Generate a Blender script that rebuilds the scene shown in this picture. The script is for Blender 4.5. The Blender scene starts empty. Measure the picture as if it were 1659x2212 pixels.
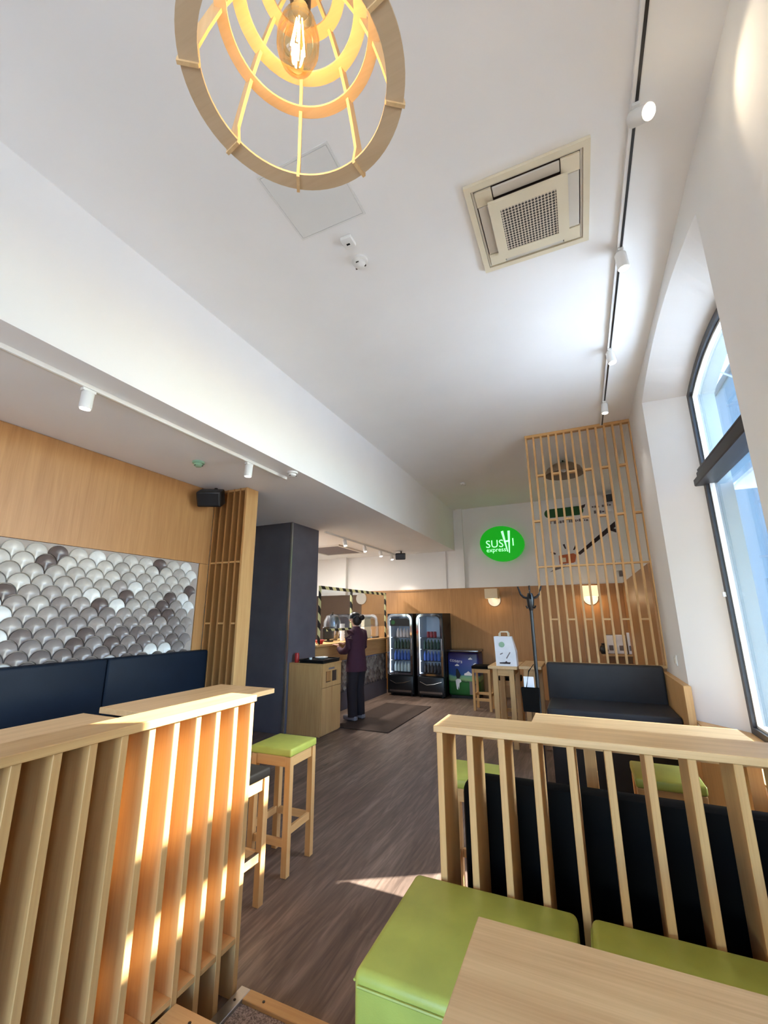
import bpy, bmesh, math, random
from mathutils import Vector, Matrix
random.seed(7)
S = bpy.context.scene
COL = S.collection
PI = math.pi

# ------------------------------------------------------------------ camera
cam_d = bpy.data.cameras.new('camera')
cam = bpy.data.objects.new('camera', cam_d); COL.objects.link(cam)
def cam_axes(a, b, c):
    ca, sa, cb, sb, cc, sc = math.cos(a), math.sin(a), math.cos(b), math.sin(b), math.cos(c), math.sin(c)
    fwd = Vector((sa*cb, ca*cb, sb)); right = Vector((ca, -sa, 0)); down = fwd.cross(right)
    return right*cc + down*sc, -right*sc + down*cc, fwd
_r, _d, _f = cam_axes(-0.422688, 0.24123, 0.0060695)
m = Matrix.Identity(4)
for i in range(3):
    m[i][0] = _r[i]; m[i][1] = -_d[i]; m[i][2] = -_f[i]
m[0][3], m[1][3], m[2][3] = 0, 0, 1.6
cam.matrix_world = m
cam_d.sensor_fit = 'VERTICAL'; cam_d.sensor_height = 36; cam_d.sensor_width = 27
cam_d.lens = 918.08/2212*36
cam_d.clip_start = 0.02; cam_d.clip_end = 500
S.camera = cam

# ------------------------------------------------------------------ sky, sun, exposure
w = bpy.data.worlds.new('sky'); S.world = w; w.use_nodes = True
nt = w.node_tree; nt.nodes.clear()
out = nt.nodes.new('ShaderNodeOutputWorld'); bg = nt.nodes.new('ShaderNodeBackground')
sky = nt.nodes.new('ShaderNodeTexSky'); sky.sky_type = 'NISHITA'; sky.sun_disc = False
sky.sun_elevation = math.radians(34.4); sky.sun_rotation = math.atan2(1.0, 0.6)
sky.air_density = 1.0; sky.dust_density = 1.0; sky.ozone_density = 1.6
bg.inputs['Strength'].default_value = 1.3
tint = nt.nodes.new('ShaderNodeMix'); tint.data_type = 'RGBA'; tint.blend_type = 'MULTIPLY'; tint.inputs[0].default_value = 1.0; tint.inputs[7].default_value = (.84, 1.0, 1.18, 1)
nt.links.new(sky.outputs[0], tint.inputs[6]); nt.links.new(tint.outputs[2], bg.inputs['Color']); nt.links.new(bg.outputs[0], out.inputs[0])
sun_d = bpy.data.lights.new('sun', 'SUN'); sun_d.energy = 36.0; sun_d.angle = math.radians(0.6); sun_d.color = (1, .97, .92)
sun = bpy.data.objects.new('sun', sun_d); COL.objects.link(sun); sun.location = (12, 8, 12)
sun.rotation_euler = Vector((-1, -.6, -.8)).to_track_quat('-Z', 'Y').to_euler()
def portal(name, loc, direction, sx, sy):
    d = bpy.data.lights.new(name, 'AREA'); d.shape = 'RECTANGLE'; d.size = sx; d.size_y = sy; d.cycles.is_portal = True
    o = bpy.data.objects.new(name, d); COL.objects.link(o); o.location = loc
    o.rotation_euler = Vector(direction).to_track_quat('-Z', 'Z').to_euler()
portal('window_portal', (1.36, 3.58, 2.2), (-1, 0, 0), 1.9, 3.3)
portal('window_portal', (1.36, -1.275, 2.2), (-1, 0, 0), 1.3, 3.3)
portal('storefront_portal', (-1.0, -2.36, 1.5), (0, 1, 0), 2.8, 2.4)
S.view_settings.view_transform = 'Standard'; S.view_settings.look = 'None'
S.view_settings.gamma = 1.0; S.view_settings.use_curve_mapping = False
S.view_settings.exposure = 1.08
S.cycles.max_bounces = 14; S.cycles.diffuse_bounces = 10; S.cycles.transparent_max_bounces = 16
S.cycles.sample_clamp_indirect = 8.0
S.cycles.use_denoising = True

# ------------------------------------------------------------------ materials
def lin(c):
    c /= 255.0
    return c/12.92 if c <= .04045 else ((c+.055)/1.055)**2.4
def rgb(r, g, b): return (lin(r), lin(g), lin(b), 1)
def newmat(name):
    mt = bpy.data.materials.new(name); mt.use_nodes = True
    n = mt.node_tree.nodes; n.clear()
    o = n.new('ShaderNodeOutputMaterial'); p = n.new('ShaderNodeBsdfPrincipled')
    mt.node_tree.links.new(p.outputs[0], o.inputs[0])
    return mt, mt.node_tree, p, o
def noise(nt_, scale, detail=4, vec=None, dist=0.0):
    n = nt_.nodes.new('ShaderNodeTexNoise'); n.inputs['Scale'].default_value = scale; n.inputs['Detail'].default_value = detail
    n.inputs['Distortion'].default_value = dist
    if vec is not None: nt_.links.new(vec, n.inputs['Vector'])
    return n
def coords(nt_, scale=(1, 1, 1), kind='Object', rot=(0, 0, 0)):
    t = nt_.nodes.new('ShaderNodeTexCoord'); mp = nt_.nodes.new('ShaderNodeMapping')
    mp.inputs['Scale'].default_value = scale; mp.inputs['Rotation'].default_value = rot
    nt_.links.new(t.outputs[kind], mp.inputs['Vector']); return mp.outputs[0]
def ramp(nt_, fac, stops):
    r = nt_.nodes.new('ShaderNodeValToRGB'); e = r.color_ramp.elements
    while len(e) < len(stops): e.new(.5)
    for i, (p, c) in enumerate(stops): e[i].position = p; e[i].color = c
    nt_.links.new(fac, r.inputs[0]); return r.outputs[0]
def bump(nt_, p, h, strength=.1, dist=.005):
    b = nt_.nodes.new('ShaderNodeBump'); b.inputs['Strength'].default_value = strength; b.inputs['Distance'].default_value = dist
    nt_.links.new(h, b.inputs['Height']); nt_.links.new(b.outputs[0], p.inputs['Normal'])
def paint(name, c, rough=.6, var=.03, scale=6, bm=.03, metal=0, spec=.5):
    mt, t, p, o = newmat(name)
    n = noise(t, scale, 4, coords(t))
    d = tuple(max(0, x*(1-var)) for x in c[:3])+(1,); u = tuple(min(1, x*(1+var)) for x in c[:3])+(1,)
    t.links.new(ramp(t, n.outputs['Fac'], [(.3, d), (.7, u)]), p.inputs['Base Color'])
    p.inputs['Roughness'].default_value = rough; p.inputs['Metallic'].default_value = metal
    p.inputs['Specular IOR Level'].default_value = spec
    if bm: bump(t, p, noise(t, 220, 2, coords(t)).outputs['Fac'], bm, .002)
    return mt
def wood(name, axis, c1, c2, rough=.42):
    mt, t, p, o = newmat(name)
    sc = [26, 26, 26]; sc['XYZ'.index(axis)] = 1.6
    v = coords(t, tuple(sc))
    n1 = noise(t, 1.0, 6, v, .6)
    sc2 = [140, 140, 140]; sc2['XYZ'.index(axis)] = 4
    n2 = noise(t, 1.0, 3, coords(t, tuple(sc2)))
    mx = t.nodes.new('ShaderNodeMix'); mx.inputs[0].default_value = .35
    t.links.new(n1.outputs['Fac'], mx.inputs[2]); t.links.new(n2.outputs['Fac'], mx.inputs[3])
    t.links.new(ramp(t, mx.outputs[0], [(.30, c2), (.68, c1)]), p.inputs['Base Color'])
    p.inputs['Roughness'].default_value = rough; p.inputs['Specular IOR Level'].default_value = .4
    bump(t, p, mx.outputs[0], .06, .002)
    return mt
OAK1, OAK2 = rgb(208, 165, 108), rgb(188, 142, 88)
WX = wood('oak_grain_x', 'X', OAK1, OAK2); WY = wood('oak_grain_y', 'Y', OAK1, OAK2); WZ = wood('oak_grain_z', 'Z', OAK1, OAK2)
VEN = wood('oak_veneer_panel', 'Z', rgb(184, 136, 84), rgb(164, 116, 68), .45)
PLY = wood('birch_plywood', 'X', rgb(214, 190, 156), rgb(200, 174, 138), .5)
PLYZ = wood('birch_plywood_rib', 'Z', rgb(232, 200, 150), rgb(216, 178, 126), .5)
WHITE = paint('white_wall_paint', rgb(234, 232, 228), .75, .015, 2)
CEILW = paint('white_ceiling_paint', rgb(238, 237, 234), .8, .015, 2)
WPLAS = paint('white_plastic', rgb(228, 228, 224), .35, .01, 5, 0)
CREAM = paint('cream_plastic', rgb(226, 216, 190), .4, .02, 5, 0)
CREAM2 = paint('pale_grey_plastic', rgb(214, 208, 196), .4, .02, 5, 0)
BLACKP = paint('black_plastic', rgb(18, 18, 19), .4, .1, 8, .02)
BLACKM = paint('black_metal', rgb(24, 24, 26), .35, .1, 8, .02)
DKFRAME = paint('dark_window_frame', rgb(44, 46, 50), .45, .06, 8, .02)
GREYW = paint('dark_grey_plaster', rgb(94, 91, 99), .7, .12, 3, .08)
BROWNW = paint('dark_brown_panel_and_shade', rgb(58, 44, 38), .6, .08, 3, .02)
ALU = paint('aluminium', rgb(188, 190, 194), .3, .04, 9, .02, 1.0)
STEEL = paint('steel', rgb(150, 152, 158), .22, .04, 9, .02, 1.0)
CHROME = paint('chrome', rgb(225, 226, 230), .08, .02, 9, 0, 1.0)
def leather(name, c, rough=.42, spec=.4):
    mt, t, p, o = newmat(name)
    n = noise(t, 7, 4, coords(t))
    t.links.new(ramp(t, n.outputs['Fac'], [(.3, tuple(x*.9 for x in c[:3])+(1,)), (.7, tuple(min(1, x*1.08) for x in c[:3])+(1,))]), p.inputs['Base Color'])
    p.inputs['Roughness'].default_value = rough; p.inputs['Specular IOR Level'].default_value = spec
    v = t.nodes.new('ShaderNodeTexVoronoi'); v.inputs['Scale'].default_value = 240; t.links.new(coords(t), v.inputs['Vector'])
    bump(t, p, v.outputs['Distance'], .08, .002); return mt
GREEN = leather('green_leatherette', rgb(170, 174, 78)); BLACKL = leather('black_leatherette', rgb(17, 15, 13), .65, .05)
NAVYL = leather('blue_black_leatherette', rgb(15, 25, 38), .55, .16); GREYL = leather('charcoal_leatherette', rgb(52, 51, 53), .5, .2)
def floor_mat():
    mt, t, p, o = newmat('dark_vinyl_planks')
    br = t.nodes.new('ShaderNodeTexBrick'); br.inputs['Scale'].default_value = 1
    br.inputs['Brick Width'].default_value = 1.2; br.inputs['Row Height'].default_value = .18; br.inputs['Mortar Size'].default_value = .0012
    br.inputs['Color1'].default_value = (.35, .35, .35, 1); br.inputs['Color2'].default_value = (.65, .65, .65, 1); br.inputs['Mortar'].default_value = (.1, .1, .1, 1)
    br.offset = .37
    t.links.new(coords(t, (1, 1, 1), 'Object', (0, 0, PI/2)), br.inputs['Vector'])
    n1 = noise(t, 1, 7, coords(t, (30, 2.6, 20)), 1.2); n2 = noise(t, 1, 3, coords(t, (9, .8, 5)), .4)
    mx = t.nodes.new('ShaderNodeMix'); mx.inputs[0].default_value = .4
    t.links.new(n1.outputs['Fac'], mx.inputs[2]); t.links.new(n2.outputs['Fac'], mx.inputs[3])
    m2 = t.nodes.new('ShaderNodeMix'); m2.inputs[0].default_value = .14
    t.links.new(mx.outputs[0], m2.inputs[2]); t.links.new(br.outputs['Color'], m2.inputs[3])
    t.links.new(ramp(t, m2.outputs[0], [(.32, rgb(72, 58, 50)), (.5, rgb(106, 88, 77)), (.68, rgb(142, 123, 109))]), p.inputs['Base Color'])
    p.inputs['Roughness'].default_value = .4; p.inputs['Specular IOR Level'].default_value = .35
    bump(t, p, m2.outputs[0], .08, .002); return mt
FLOOR = floor_mat()
def carpet(name, c1, c2):
    mt, t, p, o = newmat(name); n = noise(t, 160, 5, coords(t))
    t.links.new(ramp(t, n.outputs['Fac'], [(.35, c1), (.65, c2)]), p.inputs['Base Color']); p.inputs['Roughness'].default_value = .95
    bump(t, p, n.outputs['Fac'], .5, .01); return mt
CARPET = carpet('grey_brown_carpet', rgb(96, 84, 82), rgb(172, 156, 150)); MATC = carpet('brown_mat', rgb(52, 38, 30), rgb(70, 53, 43))
def glass(name, tint=(1, 1, 1, 1), refl=.08, rough=.02):
    mt, t, p, o = newmat(name); t.nodes.remove(p)
    tr = t.nodes.new('ShaderNodeBsdfTransparent'); tr.inputs[0].default_value = tint
    gl = t.nodes.new('ShaderNodeBsdfGlossy'); gl.inputs['Roughness'].default_value = rough
    fr = t.nodes.new('ShaderNodeLayerWeight'); fr.inputs[0].default_value = .3
    mul = t.nodes.new('ShaderNodeMath'); mul.operation = 'MULTIPLY_ADD'; mul.inputs[1].default_value = .45; mul.inputs[2].default_value = refl
    t.links.new(fr.outputs['Fresnel'], mul.inputs[0])
    mx = t.nodes.new('ShaderNodeMixShader'); t.links.new(mul.outputs[0], mx.inputs[0])
    t.links.new(tr.outputs[0], mx.inputs[1]); t.links.new(gl.outputs[0], mx.inputs[2]); t.links.new(mx.outputs[0], o.inputs[0]); return mt
GLASS = glass('window_glass', (.95, .97, .97, 1), .03); AMBER = glass('amber_bulb_glass', (1, .86, .58, 1), .08)
FGLASS = glass('fridge_door_glass', (.92, .95, .97, 1), .02)
def emit(name, c, s):
    mt, t, p, o = newmat(name)
    p.inputs['Base Color'].default_value = c; p.inputs['Emission Color'].default_value = c; p.inputs['Emission Strength'].default_value = s; return mt
LENS = emit('lit_lamp_lens', (1, .93, .82, 1), 6); LENSW = emit('lit_warm_lens', (1, .85, .6, 1), 14)
LENSD = emit('dim_lamp_lens', (1, .95, .88, 1), 1.0)
FIL = emit('glowing_filament', (1, .70, .28, 1), 45); FRLED = emit('fridge_led_strip', (.85, .92, 1, 1), 4)
SHADE = emit('lit_fabric_shade', (1, .74, .42, 1), .55); SHADEW = paint('cream_fabric_shade', rgb(226, 206, 172), .8, .02, 30, .05)
SIGNG = emit('backlit_green_acrylic', rgb(0, 150, 10), .42); SIGNW = emit('backlit_white_acrylic', rgb(170, 250, 190), .6)
def flat(name, c, rough=.6, **k): return paint(name, c, rough, .04, 12, 0, **k)
def awn():
    mt, t, p, o = newmat('frosted_canopy_glass'); p.inputs['Base Color'].default_value = rgb(225, 235, 245); p.inputs['Roughness'].default_value = .5
    tl = t.nodes.new('ShaderNodeBsdfTranslucent'); tl.inputs[0].default_value = (.62, .70, .80, 1)
    mx = t.nodes.new('ShaderNodeMixShader'); mx.inputs[0].default_value = .16
    t.links.new(p.outputs[0], mx.inputs[1]); t.links.new(tl.outputs[0], mx.inputs[2]); t.links.new(mx.outputs[0], o.inputs[0]); return mt
FROST = awn()
def stripe(name, axis):
    mt, t, p, o = newmat(name)
    wv = t.nodes.new('ShaderNodeTexWave'); wv.wave_type = 'BANDS'; wv.bands_direction = 'DIAGONAL'; wv.inputs['Scale'].default_value = 2.6
    t.links.new(coords(t), wv.inputs['Vector'])
    r = ramp(t, wv.outputs['Fac'], [(.48, rgb(16, 16, 14)), (.52, rgb(212, 206, 150))]); t.links.new(r, p.inputs['Base Color'])
    p.inputs['Roughness'].default_value = .5; return mt
HAZ = stripe('hazard_stripe_tape', 'Z')
def perf(name, base, hole, scale):
    mt, t, p, o = newmat(name)
    v = coords(t, (scale, scale, scale)); sx = t.nodes.new('ShaderNodeSeparateXYZ'); t.links.new(v, sx.inputs[0])
    cb = t.nodes.new('ShaderNodeCombineXYZ')
    for k in (0, 1):
        s1 = t.nodes.new('ShaderNodeMath'); s1.operation = 'SINE'; t.links.new(sx.outputs[k], s1.inputs[0]); t.links.new(s1.outputs[0], cb.inputs[k])
    s2 = t.nodes.new('ShaderNodeSeparateXYZ'); t.links.new(cb.outputs[0], s2.inputs[0])
    ad = t.nodes.new('ShaderNodeMath'); ad.operation = 'MULTIPLY'; t.links.new(s2.outputs[0], ad.inputs[0]); t.links.new(s2.outputs[1], ad.inputs[1])
    ab = t.nodes.new('ShaderNodeMath'); ab.operation = 'ABSOLUTE'; t.links.new(ad.outputs[0], ab.inputs[0])
    t.links.new(ramp(t, ab.outputs[0], [(.28, base), (.42, hole)]), p.inputs['Base Color']); p.inputs['Roughness'].default_value = .5; return mt
PERF = perf('perforated_grille', rgb(214, 204, 184), rgb(60, 56, 52), 170)
SKIN = flat('skin', rgb(200, 152, 128), .55); MAROON = flat('maroon_cloth', rgb(62, 24, 42), .85); DKCLOTH = flat('black_cloth', rgb(26, 18, 24), .9)
HAIR = flat('dark_hair', rgb(30, 20, 18), .6); PAPER = flat('white_paper', rgb(232, 232, 236), .8); REDP = flat('red_plastic', rgb(178, 40, 36), .4)
DKGREEN = flat('dark_green_paint', rgb(30, 84, 40), .7); DKPRINT = flat('dark_brown_print', rgb(58, 44, 44), .8); ORANGEP = flat('orange_print', rgb(190, 104, 66), .8)
GREYPR = flat('grey_print', rgb(120, 110, 110), .8); PALEGR = flat('pale_green_print', rgb(150, 184, 156), .8)
ASPH = paint('grey_pavement', rgb(116, 116, 116), .9, .1, .6, .1); STONE = paint('grey_outer_stone', rgb(112, 122, 122), .85, .05, 3, .05); FACADE = paint('pale_blue_facade', rgb(104, 114, 118), .85, .05, .4, .05)
TILES = [paint('glazed_tile_%d' % i, c, .28, .05, 25, .0) for i, c in enumerate([rgb(188, 183, 174), rgb(168, 162, 154), rgb(150, 141, 135), rgb(130, 121, 117), rgb(110, 100, 96), rgb(214, 213, 208), rgb(94, 82, 78)])]
GROUT = paint('tile_grout', rgb(166, 154, 144), .8, .05, 20)

TOPX = wood('pale_oak_top_x', 'X', rgb(224, 186, 134), rgb(196, 154, 104)); TOPY = wood('pale_oak_top_y', 'Y', rgb(224, 186, 136), rgb(202, 160, 110))
# ------------------------------------------------------------------ mesh helpers
class MB:
    def __init__(s): s.bm = bmesh.new()
    def box(s, x0, x1, y0, y1, z0, z1, bev=0, seg=1, rot=None, piv=None):
        r = bmesh.ops.create_cube(s.bm, size=1); vs = r['verts']
        for v in vs: v.co = Vector((x0+(v.co.x+.5)*(x1-x0), y0+(v.co.y+.5)*(y1-y0), z0+(v.co.z+.5)*(z1-z0)))
        if bev:
            es = list({e for v in vs for e in v.link_edges})
            rr = bmesh.ops.bevel(s.bm, geom=es, offset=bev, segments=seg, affect='EDGES', profile=.5)
            vs = list({v for f in rr['faces'] for v in f.verts})
        if rot is not None:
            vs2 = set(vs)
            if bev:
                st = list(vs2)
                while st:
                    v = st.pop()
                    for e in v.link_edges:
                        o = e.other_vert(v)
                        if o not in vs2: vs2.add(o); st.append(o)
            p = Vector(piv) if piv is not None else Vector(((x0+x1)/2, (y0+y1)/2, (z0+z1)/2))
            for v in vs2: v.co = rot @ (v.co-p) + p
        return s
    def prism(s, pts, axis, lo, hi):
        def P(a, b, c): return {'X': (c, a, b), 'Y': (a, c, b), 'Z': (a, b, c)}[axis]
        A = [s.bm.verts.new(P(a, b, lo)) for a, b in pts]; B = [s.bm.verts.new(P(a, b, hi)) for a, b in pts]
        n = len(pts)
        s.bm.faces.new(A); s.bm.faces.new(B[::-1])
        for i in range(n): s.bm.faces.new((A[i], B[i], B[(i+1) % n], A[(i+1) % n]))
        return s
    def lathe(s, prof, c=(0, 0, 0), seg=24, axis='Z', cap=True):
        rings = []
        for r, h in prof:
            ring = []
            for k in range(seg):
                a = 2*PI*k/seg; u, v = r*math.cos(a), r*math.sin(a)
                p = {'Z': (u, v, h), 'X': (h, u, v), 'Y': (u, h, v)}[axis]
                ring.append(s.bm.verts.new(Vector(p)+Vector(c)))
            rings.append(ring)
        for a, b in zip(rings, rings[1:]):
            for k in range(seg): s.bm.faces.new((a[k], a[(k+1) % seg], b[(k+1) % seg], b[k]))
        if cap:
            if prof[0][0] > 1e-5: s.bm.faces.new(rings[0][::-1])
            if prof[-1][0] > 1e-5: s.bm.faces.new(rings[-1])
        return s
    def annulus(s, c, r0, r1, z0, z1, seg=64):
        s.lathe([(r0, z0), (r1, z0), (r1, z1), (r0, z1), (r0, z0)], c, seg, 'Z', False); bmesh.ops.remove_doubles(s.bm, verts=s.bm.verts, dist=1e-6); return s
    def tube(s, pts, r, seg=8, rad=None):
        pts = [Vector(p) for p in pts]; rings = []
        for i, p in enumerate(pts):
            t = (pts[min(i+1, len(pts)-1)]-pts[max(i-1, 0)]).normalized()
            up = Vector((0, 0, 1)) if abs(t.z) < .95 else Vector((1, 0, 0))
            a = t.cross(up).normalized(); b = t.cross(a)
            rr = rad[i] if rad else r
            rings.append([s.bm.verts.new(p+(a*math.cos(2*PI*k/seg)+b*math.sin(2*PI*k/seg))*rr) for k in range(seg)])
        for A, B in zip(rings, rings[1:]):
            for k in range(seg): s.bm.faces.new((A[k], A[(k+1) % seg], B[(k+1) % seg], B[k]))
        s.bm.faces.new(rings[0][::-1]); s.bm.faces.new(rings[-1]); return s
    def cyl(s, p0, p1, r, seg=16): return s.tube([p0, p1], r, seg)
    def quad(s, *ps): s.bm.faces.new([s.bm.verts.new(p) for p in ps]); return s
    def build(s, name, mat, parent=None, smooth=False, sub=0):
        bmesh.ops.recalc_face_normals(s.bm, faces=s.bm.faces)
        o = 0
        if parent is not None:
            p = parent
            while p.parent is not None: p = p.parent
            off = p.location
            for v in s.bm.verts: v.co -= off
        me = bpy.data.meshes.new(name); s.bm.to_mesh(me); s.bm.free(); me.materials.append(mat)
        if smooth:
            me.polygons.foreach_set('use_smooth', [True]*len(me.polygons))
            me.set_sharp_from_angle(angle=math.radians(40))
        ob = bpy.data.objects.new(name, me); COL.objects.link(ob)
        if parent is not None: ob.parent = parent
        if sub: md = ob.modifiers.new('s', 'SUBSURF'); md.levels = sub; md.render_levels = sub
        return ob
def tag(o, label, cat, group=None):
    o['label'] = label; o['category'] = cat
    if group: o['group'] = group
    return o
def thing(name, label, cat, loc=(0, 0, 0), group=None):
    o = bpy.data.objects.new(name, None); COL.objects.link(o); o.location = loc; o.empty_display_size = .1
    return tag(o, label, cat, group)
def struct(o): o['kind'] = 'structure'; return o
def B(name, mat, parent, *b, bev=0, seg=1, smooth=False, **k): return MB().box(*b, bev=bev, seg=seg, **k).build(name, mat, parent, smooth)
def put(name, mesh, parent, loc, mat=None):
    o = bpy.data.objects.new(name, mesh); COL.objects.link(o); o.location = loc
    if parent is not None: o.parent = parent
    if mat is not None: o.material_slots[0].link = 'OBJECT'; o.material_slots[0].material = mat
    return o
def copy_tree(o, parent=None):
    c = o.copy(); COL.objects.link(c)
    if parent is not None: c.parent = parent
    for ch in list(o.children): copy_tree(ch, c)
    return c
def text(name, body, size, mat, parent, loc, rot=(PI/2, 0, 0), ext=.004, shear=0, align='LEFT', space=1.0):
    cu = bpy.data.curves.new(name, 'FONT'); cu.body = body; cu.size = size; cu.extrude = ext; cu.shear = shear; cu.align_x = align; cu.space_character = space
    cu.resolution_u = 3
    t = bpy.data.objects.new(name, cu); COL.objects.link(t)
    dg = bpy.context.evaluated_depsgraph_get(); me = bpy.data.meshes.new_from_object(t.evaluated_get(dg))
    bpy.data.objects.remove(t); me.materials.clear(); me.materials.append(mat)
    o = bpy.data.objects.new(name, me); COL.objects.link(o); o.parent = parent
    p = parent
    while p.parent is not None: p = p.parent
    o.location = Vector(loc)-p.location; o.rotation_euler = rot; return o

# ------------------------------------------------------------------ room shell
XL, XR, YB, YN, ZC, ZS, XBEAM = -3.82, .80, 9.45, -2.2, 4.0, 3.05, -2.485
struct(B('floor', FLOOR, None, -6.4, 1.3, YN, YB, -.1, 0))
struct(B('ceiling', CEILW, None, XBEAM, 1.35, YN, YB+.2, ZC, ZC+.12))
struct(B('ceiling_soffit', CEILW, None, -6.4, XBEAM, YN, YB+.2, ZS, ZC+.12))
wl = struct(B('wall_left', WHITE, None, XL-.15, XL-.03, YN, 3.80, 0, ZS))
struct(B('wall_left_return', WHITE, None, -6.4, XL-.15, 3.68, 3.80, 0, ZS))
struct(B('wall_kitchen', WHITE, None, -6.55, -6.4, 3.68, YB+.2, 0, ZS))
struct(B('wall_back', WHITE, None, -6.4, 1.35, YB, YB+.2, 0, ZC))
# storefront wall behind the viewer with a wide opening
struct(MB().box(-6.4, -2.4, YN-.2, YN, 0, ZC).box(.4, 1.35, YN-.2, YN, 0, ZC).box(-2.4, .4, YN-.2, YN, 0, .3).box(-2.4, .4, YN-.2, YN, 2.7, ZC).build('wall_front', WHITE))
# right wall with arched, splayed window niches
def arch(y0, y1, zs, rise, n=14):
    ym = (y0+y1)/2; hw = (y1-y0)/2; R = (hw*hw+rise*rise)/(2*rise); pts = []
    for i in range(n+1):
        y = y0+(y1-y0)*i/n; pts.append((y, zs+rise-R+math.sqrt(R*R-(y-ym)**2)))
    return pts
SILL = .70; XG = 1.13; XO = 1.34
WINS = [(2.42, 4.77, 2.73, 4.43), (-2.0, -.55, -1.78, -.77)]
mw = MB()
def skin_wall(X, opens, spring, rise):
    ys = [YN]
    for o in opens:
        y0, y1 = o
        mw.quad((X, ys[-1], 0), (X, y0, 0), (X, y0, ZC), (X, ys[-1], ZC))
        mw.quad((X, y0, 0), (X, y1, 0), (X, y1, SILL), (X, y0, SILL))
        a = arch(y0, y1, spring, rise)
        for (p, q) in zip(a, a[1:]): mw.quad((X, p[0], p[1]), (X, q[0], q[1]), (X, q[0], ZC), (X, p[0], ZC))
        ys.append(y1)
    mw.quad((X, ys[-1], 0), (X, YB, 0), (X, YB, ZC), (X, ys[-1], ZC))
srt = sorted(WINS)
skin_wall(XR, [(o[0], o[1]) for o in srt], 3.74, .14); NF = len(mw.bm.faces)
skin_wall(XO, [(o[2]-.1, o[3]+.1) for o in srt], 3.60, .16)
for o in WINS:
    A = [(o[0], SILL)]+arch(o[0], o[1], 3.74, .14)+[(o[1], SILL)]; Ck = [(o[2]-.1, SILL)]+arch(o[2]-.1, o[3]+.1, 3.60, .16)+[(o[3]+.1, SILL)]; Bk = [(o[2], SILL)]+arch(o[2], o[3], 3.58, .15)+[(o[3], SILL)]
    for i in range(len(A)):
        j = (i+1) % len(A)
        mw.quad((XR, *A[i]), (XR, *A[j]), (XG, *Bk[j]), (XG, *Bk[i])); mw.quad((XG, *Bk[i]), (XG, *Bk[j]), (XO, *Ck[j]), (XO, *Ck[i]))
bmesh.ops.remove_doubles(mw.bm, verts=mw.bm.verts, dist=1e-5)
wr = struct(mw.build('wall_right', WHITE)); wr.data.materials.append(STONE)
for f_ in wr.data.polygons:
    if f_.center.x > XG+.05: f_.material_index = 1
B('veneer_panel', VEN, wr, XR-.03, XR-.001, 5.83, 9.40, 0, 2.19); B('oak_cladding', WZ, wr, XR-.022, XR-.001, -1.9, 4.655, 0, SILL-.01)
def ring_prism(mb, outer, inner, x0, x1):
    n = len(outer)
    vo0 = [mb.bm.verts.new((x0, *p)) for p in outer]; vi0 = [mb.bm.verts.new((x0, *p)) for p in inner]
    vo1 = [mb.bm.verts.new((x1, *p)) for p in outer]; vi1 = [mb.bm.verts.new((x1, *p)) for p in inner]
    for i in range(n):
        j = (i+1) % n
        for q in ((vo0[i], vo0[j], vi0[j], vi0[i]), (vo1[i], vo1[j], vi1[j], vi1[i]), (vi0[i], vi0[j], vi1[j], vi1[i]), (vo0[i], vo0[j], vo1[j], vo1[i])): mb.bm.faces.new(q)
    return mb
for k, o in enumerate(WINS):
    y0, y1 = o[2], o[3]; f = .065
    win = struct(bpy.data.objects.new('window_%d' % (k+1), None)); COL.objects.link(win); win.location = (XG, (y0+y1)/2, SILL)
    e = .004
    outer = [(y0+e, SILL+e)]+[(min(max(y, y0+e), y1-e), z-e) for y, z in arch(y0, y1, 3.58, .15)]+[(y1-e, SILL+e)]
    inn = [(y0+f, SILL+f)]+arch(y0+f, y1-f, 3.58-f*.6, .13)+[(y1-f, SILL+f)]
    ring_prism(MB(), outer, inn, XG-.03, XG+.05).build('window_frame', DKFRAME, win)
    inn2 = [(y0+f+.018, SILL+f+.018)]+arch(y0+f+.018, y1-f-.018, 3.58-f*.6-.018, .128)+[(y1-f-.018, SILL+f+.018)]
    ring_prism(MB(), inn, inn2, XG-.005, XG+.03).build('glazing_bead', WPLAS, win)
    B('handle', WPLAS, win, XG-.055, XG-.03, y1-.05, y1-.03, 1.74, 1.78, bev=.004)
    tr = MB().box(XG-.10, XG+.06, y0+.01, y1-.01, 2.70, 2.765, .008).box(XG-.07, XG+.06, y0+.01, y1-.01, 2.768, 2.83, .008).box(XG-.06, XG+.04, y0+.01, y1-.01, 2.834, 2.86, .006).build('transom', DKFRAME, win)
    MB().prism([(y0+f, SILL+f), (y1-f, SILL+f), (y1-f, 2.72), (y0+f, 2.72)], 'X', XG+.012, XG+.02).build('lower_pane', GLASS, win)
    MB().prism([(y0+f, 2.88)]+arch(y0+f, y1-f, 3.58-f*.6, .13)+[(y1-f, 2.88)], 'X', XG+.012, XG+.02).build('upper_pane', GLASS, win)
    MB().prism([(o[0]+.02, XR-.0), (o[1]-.02, XR-.0), (o[3]-.01, XG-.035), (o[2]+.01, XG-.035)], 'Z', SILL, SILL+.012)
    sb = MB(); sb.bm.clear()
    a = [(XR+.003, o[0]+.01), (XR+.003, o[1]-.01), (XG-.032, o[3]-.005), (XG-.032, o[2]+.005)]
    sb.prism(a, 'Z', SILL+.002, SILL+.014).build('window_sill', WY, win)
st = struct(bpy.data.objects.new('window_3', None)); COL.objects.link(st); st.location = (-1.0, YN-.1, .3)
MB().box(-2.4, .4, YN-.13, YN-.07, .3, .37).box(-2.4, .4, YN-.13, YN-.07, 2.63, 2.7).box(-2.4, -2.33, YN-.13, YN-.07, .37, 2.63).box(.33, .4, YN-.13, YN-.07, .37, 2.63).box(-1.03, -.97, YN-.13, YN-.07, .37, 2.63).build('window_frame', DKFRAME, st)
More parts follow.
